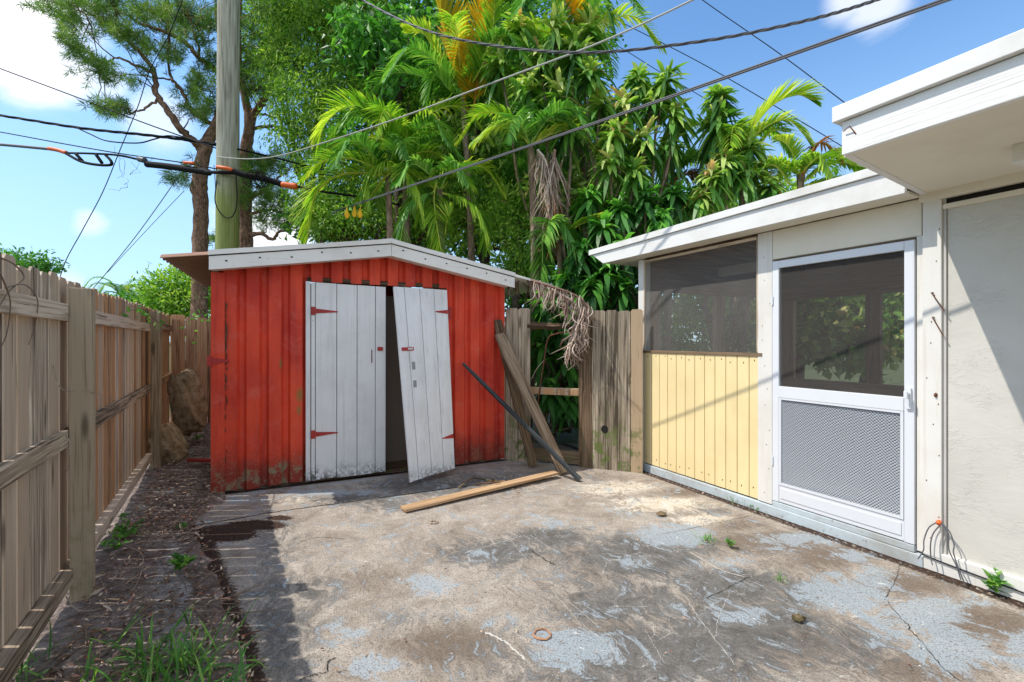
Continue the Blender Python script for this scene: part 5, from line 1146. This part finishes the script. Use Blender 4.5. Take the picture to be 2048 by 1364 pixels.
palm('palm with a golden upright frond at the top centre', (925, 190, 8.3), [
    (A_((940, 230, 8.3), (905, 130, 8.2), (885, 40, 8.1), (850, -60, 8.1)), .85, L_GOLD, dict(droop=.1, n=70, w=.05, vee=.5, splay=.75, lab='golden orange frond')),
    (A_((945, 230, 8.2), (960, 130, 8.1), (975, 50, 8.0), (1010, -30, 8.0)), .75, L_GOLD, dict(droop=.1, n=60, w=.046, vee=.5, splay=.75)),
    (A_((925, 190, 8.3), (960, 140, 8.0), (985, 60, 7.9), (990, -10, 7.9)), .6, L_PALM, G1), (A_((925, 190, 8.3), (880, 130, 8.2), (850, 70, 8.2), (810, 60, 8.2)), .5, L_PALM, G1),
    (A_((925, 190, 8.3), (960, 150, 8.1), (980, 180, 8.0), (985, 240, 7.9)), .5, L_PALMD, dict(droop=.6)), (A_((925, 190, 8.3), (900, 180, 8), (870, 150, 7.9), (855, 200, 7.9)), .5, L_PALMD, dict(droop=.6))], rnd=5, mat=L_PALMD)
palm('palm with a long bright frond arching left over the weeping tree', (805, 290, 7.9), [
    (A_((800, 300, 7.9), (785, 255, 7.8), (740, 222, 7.7), (690, 215, 7.6), (650, 250, 7.5), (635, 300, 7.5)), .62, L_PALM, dict(droop=.35, n=72, w=.036, vee=.7)),
    (A_((800, 350, 7.8), (790, 310, 7.7), (775, 270, 7.6), (760, 245, 7.6)), .5, L_PALM, dict(droop=.1, n=40, w=.04, vee=.2)), (A_((805, 350, 7.8), (810, 300, 7.7), (815, 260, 7.6)), .42, L_PALM, dict(droop=.1, n=34, w=.036, vee=.2)),
    (A_((800, 345, 7.8), (770, 325, 7.5), (740, 355, 7.4), (730, 400, 7.3)), .42, L_PALM, dict(droop=1.1, n=46)), (A_((800, 340, 7.8), (830, 300, 7.7), (880, 280, 7.6), (930, 320, 7.5)), .45, L_PALMD, dict(droop=.7))], rnd=5, mat=L_PALMD, FL=1.3)
palm('palm whose yellow-green frond sweeps down left beside the orange cable tape', (775, 350, 7.6), [
    (A_((770, 350, 7.6), (730, 345, 7.5), (680, 350, 7.4), (640, 375, 7.3), (620, 420, 7.3), (615, 480, 7.3)), .62, L_PALM, dict(droop=.35, n=72, w=.034, vee=.4)),
    (A_((770, 355, 7.6), (740, 330, 7.4), (690, 315, 7.3), (640, 325, 7.3), (600, 360, 7.3)), .45, L_PALM, dict(droop=.3, n=50)), (A_((785, 360, 7.5), (810, 345, 7.3), (835, 380, 7.2), (845, 430, 7.2)), .4, L_PALM, dict(droop=1.1, n=46))], rnd=4, FL=1.2, mat=L_PALMD)
palm('palm with drooping pale-ribbed fronds behind the shed ridge', (880, 380, 7.4), [
    (A_((870, 380, 7.4), (868, 400, 7.3), (872, 440, 7.2), (882, 500, 7.2)), .42, L_PALM, dict(droop=.6, n=50)), (A_((865, 390, 7.4), (880, 355, 7.3), (910, 345, 7.2), (945, 370, 7.1)), .42, L_PALM, dict(droop=.8, n=46, w=.03)),
    (A_((870, 385, 7.4), (835, 395, 7.2), (810, 430, 7.1), (800, 490, 7.1)), .36, L_PALMD, dict(droop=.9)), (A_((880, 385, 7.4), (930, 400, 7.2), (960, 430, 7.1), (975, 500, 7.1)), .38, L_PALM, dict(droop=.9)), (A_((890, 470, 7.3), (895, 440, 7.2), (905, 420, 7.2)), .4, L_PALM, dict(droop=.2, n=30))], rnd=4, FL=1.1, mat=L_PALMD)
palm('palm with a golden arching frond at the top right of the green mass', (1150, 90, 8.0), [
    (A_((1160, 95, 8.0), (1150, 40, 7.8), (1130, 0, 7.7), (1100, -30, 7.7)), .5, L_GOLD, dict(droop=.4, n=46, w=.04, lab='golden frond')), (A_((1150, 90, 8.0), (1170, 30, 7.9), (1200, -10, 7.8), (1225, 60, 7.7)), .42, L_PALMD, dict(droop=.7)),
    (A_((1150, 90, 8.0), (1165, 20, 8), (1175, -20, 8), (1190, -60, 8)), .5, L_GOLD, dict(droop=.3, n=40, w=.04, lab='golden frond'))], rnd=4, mat=L_PALMD)
palm('palm with a dark blue-green frond in front of the hanging dead fronds', (1060, 290, 7.3), [
    (A_((1060, 290, 7.3), (1035, 255, 7.2), (995, 250, 7.1), (945, 285, 7.0)), .40, L_PALM, dict(droop=.7, n=50)), (A_((1060, 290, 7.3), (1080, 250, 7.2), (1120, 240, 7.1), (1165, 265, 7.0)), .40, L_PALMD, dict(droop=.7, n=50)),
    (A_((1060, 290, 7.3), (1050, 230, 7.3), (1040, 190, 7.3), (1020, 160, 7.3)), .35, L_PALMD, dict(droop=.4))], rnd=4, FL=1.1, mat=L_PALMD)
palm('small palm with a fan of drooping leaflets over the shed roof end', (1120, 480, 6.9), [
    (A_((1100, 430, 6.9), (1120, 440, 6.8), (1140, 470, 6.7), (1160, 530, 6.7)), .42, L_PALMD, dict(droop=.9, n=50)), (A_((1090, 470, 6.9), (1085, 480, 6.8), (1085, 520, 6.8), (1080, 570, 6.7)), .36, L_PALMD, dict(droop=.9, n=44))], rnd=2, FL=.9, mat=L_PALMD, trunk_r=.05)
palm('palm lifting one sunlit feather frond above the porch roof against the sky', (1480, 310, 7.4), [
    (A_((1470, 330, 7.4), (1495, 275, 7.3), (1540, 215, 7.2), (1590, 190, 7.1), (1630, 200, 7.0)), .56, L_PALM, dict(droop=.15, n=64, w=.04, vee=.35, splay=1.3)), (A_((1480, 320, 7.4), (1510, 300, 7.3), (1545, 262, 7.2), (1580, 262, 7.2)), .2, L_PALM, dict(droop=.3, n=30)),
    (A_((1470, 330, 7.4), (1440, 350, 7.2), (1410, 380, 7.2), (1400, 430, 7.1)), .4, L_RUSTY, dict(droop=.7, n=50, lab='rust brown dying frond')), (A_((1480, 330, 7.4), (1500, 345, 7.2), (1530, 350, 7.1), (1560, 380, 7.1)), .35, L_GOLD, dict(droop=.7, n=34, w=.03))], rnd=4, FL=1.0)
palm('palm with fan of short fronds close above the porch fascia at right', (1600, 350, 7.0), [
    (A_((1600, 370, 7.0), (1590, 320, 7.0), (1575, 290, 7.0), (1550, 275, 7.0)), .36, L_PALM, dict(droop=.4, n=44)), (A_((1600, 370, 7.0), (1625, 310, 6.9), (1645, 285, 6.9), (1680, 320, 6.8)), .36, L_RUSTY, dict(droop=.7, n=40, lab='brown drying frond')),
    (A_((1600, 370, 7.0), (1640, 340, 6.9), (1680, 325, 6.8), (1730, 335, 6.8)), .36, L_PALM, dict(droop=.5, n=44)), (A_((1580, 370, 7.0), (1560, 340, 6.9), (1540, 330, 6.9), (1500, 350, 6.9)), .36, L_PALM, dict(droop=.6, n=44)), (A_((1610, 370, 7), (1640, 365, 6.9), (1670, 360, 6.9), (1700, 380, 6.8)), .35, L_PALM, dict(droop=.5, n=40))], rnd=3, FL=.9)
palm('palm with a blue-green frond between the dracaena tops', (1330, 350, 8.2), [
    (A_((1310, 380, 8.2), (1320, 320, 8.1), (1345, 270, 8.1), (1385, 245, 8.0)), .48, L_PALMD, dict(droop=.5, n=54)), (A_((1330, 380, 8.2), (1370, 350, 8.0), (1400, 350, 8.0), (1430, 390, 7.9)), .45, L_RUSTY, dict(droop=.7, n=50, lab='rust brown dying frond')),
    (A_((1330, 380, 8.2), (1380, 320, 8.1), (1420, 300, 8.1), (1450, 340, 8)), .4, L_PALMD, dict(droop=.6, n=44))], rnd=4, FL=1.2, mat=L_PALMD)
# distant palm over the left fence
palm('small distant palm head above the left fence', (243, 590, 24), [], trunk_r=.12, rnd=9, FL=1.5, LL=.5, mat=L_PALMD)

# dracaenas: cane stems topped with strap-leaf rosettes
def dracaena(label, base_px, tops, mat=L_BROAD, L=.56, W=.078, n=46, low=False, name='dracaena', group=None):
    b = at(base_px[0], 700, base_px[1]); b[2] = -.02; t = thing(name, label, 'plant', b, group); m = M(); ml = M()
    for (u, v, rp, Y) in tops:
        c = at(u, v, Y); s_ = rp*Y/FP/.42
        limb(m, b+rng.normal(0, .06, 3)*[1, 1, 0], c-[0, 0, .05], .028, .018, 0, 8, .10)
        nn = int(n*1.6); ph = rng.uniform(0, 2*PI, nn); el = rng.uniform(-.75, 1.3, nn)
        D = np.c_[np.cos(ph)*np.cos(el), np.sin(ph)*np.cos(el), np.sin(el)]; P0 = np.repeat(c[None], nn, 0); P0[:, 2] += (el-.3)*.12*s_; P0 += rng.normal(0, .02, P0.shape)
        ml.straps(P0, D, rng.uniform(.75, 1.1, nn)*L*s_, W*(.7+.3*s_), rng.uniform(.3, 1.25, nn), np.clip(.30+.40*el/1.3+.08+rng.normal(0, .18, nn)+(random.random()-.5)*.2, 0, 1), K=5, curlside=.22, pw=.9)
    m.build('stem', B_STEM, t, smooth=True); ml.build('foliage', mat, t)
dracaena('tallest dracaena clump below the golden top frond', (1130, 7.5), [(1110, 60, 46, 7.6), (1150, 110, 44, 7.5), (1080, 120, 40, 7.6), (1060, 180, 40, 7.5), (1120, 190, 44, 7.4), (1180, 150, 42, 7.4), (1200, 210, 40, 7.4), (1140, 250, 38, 7.4), (1040, 60, 40, 7.8), (1180, 60, 40, 7.7), (1000, 130, 36, 7.8)])
dracaena('dracaena clump with pale yellow tops against the sky, centre right', (1240, 7.2), [(1275, 160, 34, 7.3), (1330, 165, 44, 7.2), (1300, 215, 42, 7.2), (1350, 230, 38, 7.1), (1250, 215, 40, 7.2), (1230, 270, 40, 7.1), (1290, 280, 40, 7.1), (1220, 330, 38, 7.0), (1340, 290, 34, 7.2), (1270, 345, 36, 7.0)])
dracaena('lone dracaena stem with a spiky round head against blue sky', (1420, 7.3), [(1438, 195, 32, 7.3), (1436, 250, 46, 7.25)], n=60)
dracaena('yellow-green dracaena heads just above the porch roof', (1440, 7.0), [(1450, 330, 42, 7.0), (1420, 360, 36, 6.9), (1490, 345, 36, 7.0), (1400, 400, 30, 6.9), (1540, 370, 30, 6.9), (1500, 300, 34, 7.1)], n=54)
dracaena('deep green dracaena behind the porch eave corner', (1290, 6.8), [(1290, 400, 36, 6.9), (1320, 440, 34, 6.8), (1240, 420, 36, 6.9), (1180, 400, 34, 7.0), (1350, 390, 34, 7.0)], L_DEEP, n=50)
dracaena('broad-leaved cordyline standing above the grey fence pickets', (1190, 6.5), [(1165, 505, 44, 6.6), (1215, 540, 48, 6.5), (1250, 500, 40, 6.5), (1185, 580, 44, 6.4), (1245, 580, 42, 6.4), (1130, 560, 40, 6.6), (1205, 460, 38, 6.7)], L_DEEP, .52, .088, 40)
dracaena('dark cordyline filling the gap in the back fence', (1100, 6.5), [(1090, 610, 42, 6.5), (1130, 640, 44, 6.4), (1085, 690, 42, 6.4), (1130, 720, 42, 6.4), (1100, 780, 40, 6.3), (1140, 800, 40, 6.3)], L_DEEP, .52, .088, 36)
# yellow flowers
fl = thing('hanging_blossom', 'small cluster of yellow trumpet blossoms hanging below the left frond', 'flower', at(708, 415, 7.2))
for (u, v) in [(694, 425), (709, 422), (720, 424)]:
    m = M(); c = at(u, v, 7.2); m.tube([c+[0, 0, .08], c+[0, 0, .03], c, c-[0, 0, .04], c-[0, 0, .09]], [.012, .02, .03, .045, .02], 7); m.build('blossom', YELF, fl)
m = M(); c = at(706, 408, 7.2); m.tube([c+[-.1, .1, .1], c, c+[.1, 0, -.02]], .008, 5); m.build('stem', L_DEEP, fl)
m = M(); m.leaves(np.repeat(c[None], 16, 0)+rng.normal(0, .06, (16, 3)), np.c_[rng.normal(0, .6, 16), rng.normal(0, .6, 16), -np.abs(rng.normal(.6, .3, 16))], .17, .06); m.build('foliage', L_DEEP, fl)

# dead palm skirts
SK = 1.55
def dead(label, top, pts_list, n, L, spread, name='dead_frond', mat=L_DEAD):
    m = M()
    for pts in pts_list:
        P = cat_curve([np.array(p) for p in pts], 8)
        m.tube(P, np.linspace(.022, .006, len(P)), 5)
        for k in range(n):
            i = random.randint(1, len(P)-1); p = P[i]+rng.normal(0, spread*.3, 3); d = np.array([random.gauss(0, .22), random.gauss(0, .2), -1.]); l = L*random.uniform(.5, 1.1)
            q = [p, p+d*l*.35+rng.normal(0, spread*.22, 3)*[1, 1, .2], p+d*l*.7+rng.normal(0, spread*.35, 3)*[1, 1, .2], p+d*l+rng.normal(0, spread*.8, 3)*[1, 1, .3]]
            m.tube(cat_curve(q, 3), [r_*SK for r_ in (.004, .0045, .005, .005, .005, .0045, .004, .003, .002, .001)], 3, R=random.random(), caps=False)
    return tag(m.build(name, mat), label, 'dead frond')
dead('grey-brown dead frond skirt hanging in the middle of the palms', None, [[at(1075, 300, 6.9), at(1090, 320, 6.85), at(1100, 360, 6.8), at(1105, 420, 6.8)], [at(1110, 300, 6.9), at(1105, 330, 6.85), at(1095, 380, 6.8)]], 70, .65, .06)
dead('dry reddish dead frond tips hanging below the grey skirt', None, [[at(1105, 390, 6.8), at(1108, 420, 6.8), at(1100, 460, 6.8)]], 60, .42, .05, mat=L_RUSTY)
dead('wiry dead palm frond draped over the shed roof end and fence rail', None, [[SH.p(2.9, -.25, rz(2.9)+.16), SH.p(3.25, -.1, rz(3.25)+.17), SH.p(3.5, .0, rz(3.5)+.15), nearf(1120, 588, .10), nearf(1148, 606, .10), nearf(1165, 640, .08), nearf(1160, 670, .08)], [SH.p(3.2, -.15, rz(3.2)+.2), nearf(1100, 572, .10), nearf(1150, 590, .10), nearf(1180, 615, .09)]], 75, .30, .05)
dead('curled end of the draped dead frond hanging in the fence gap', None, [[nearf(1168, 612, .09), nearf(1165, 650, .07), nearf(1150, 680, .06)], [nearf(1160, 630, .07), nearf(1150, 660, .06), nearf(1142, 690, .06)]], 80, .28, .07)
vine([nearf(1150, 662, .0), nearf(1110, 668, .02), nearf(1095, 680, .02), nearf(1087, 730, .02), nearf(1078, 790, .02), nearf(1066, 900, -.02)], .011, 'bent reddish dead branch hanging from the fence rail in the gap', name='dead_branch', mat=RUST)
vine([nearf(1088, 720, .0), nearf(1072, 740, .02), nearf(1062, 760, .03)], .005, 'fine dry side twigs left of the bent branch', name='dead_branch', mat=ROOT)
# bare twigs snagged on the left cables
m = M()
for (u, v) in [(240, 340), (260, 350), (280, 320), (255, 375), (250, 330)]:
    c = at(u, v, 9); limb(m, c, c+rng.normal(0, .22, 3)*[1, .2, 1], .004, .002, 0, 5, .04); limb(m, c, c+rng.normal(0, .2, 3)*[1, .2, 1], .004, .002, 0, 5, .04)
tag(m.build('snagged_twig', TWIG), 'bare twigs snagged below the slack cable loop', 'twig')
for o in bpy.data.objects:
    if '_org' in o: del o['_org']
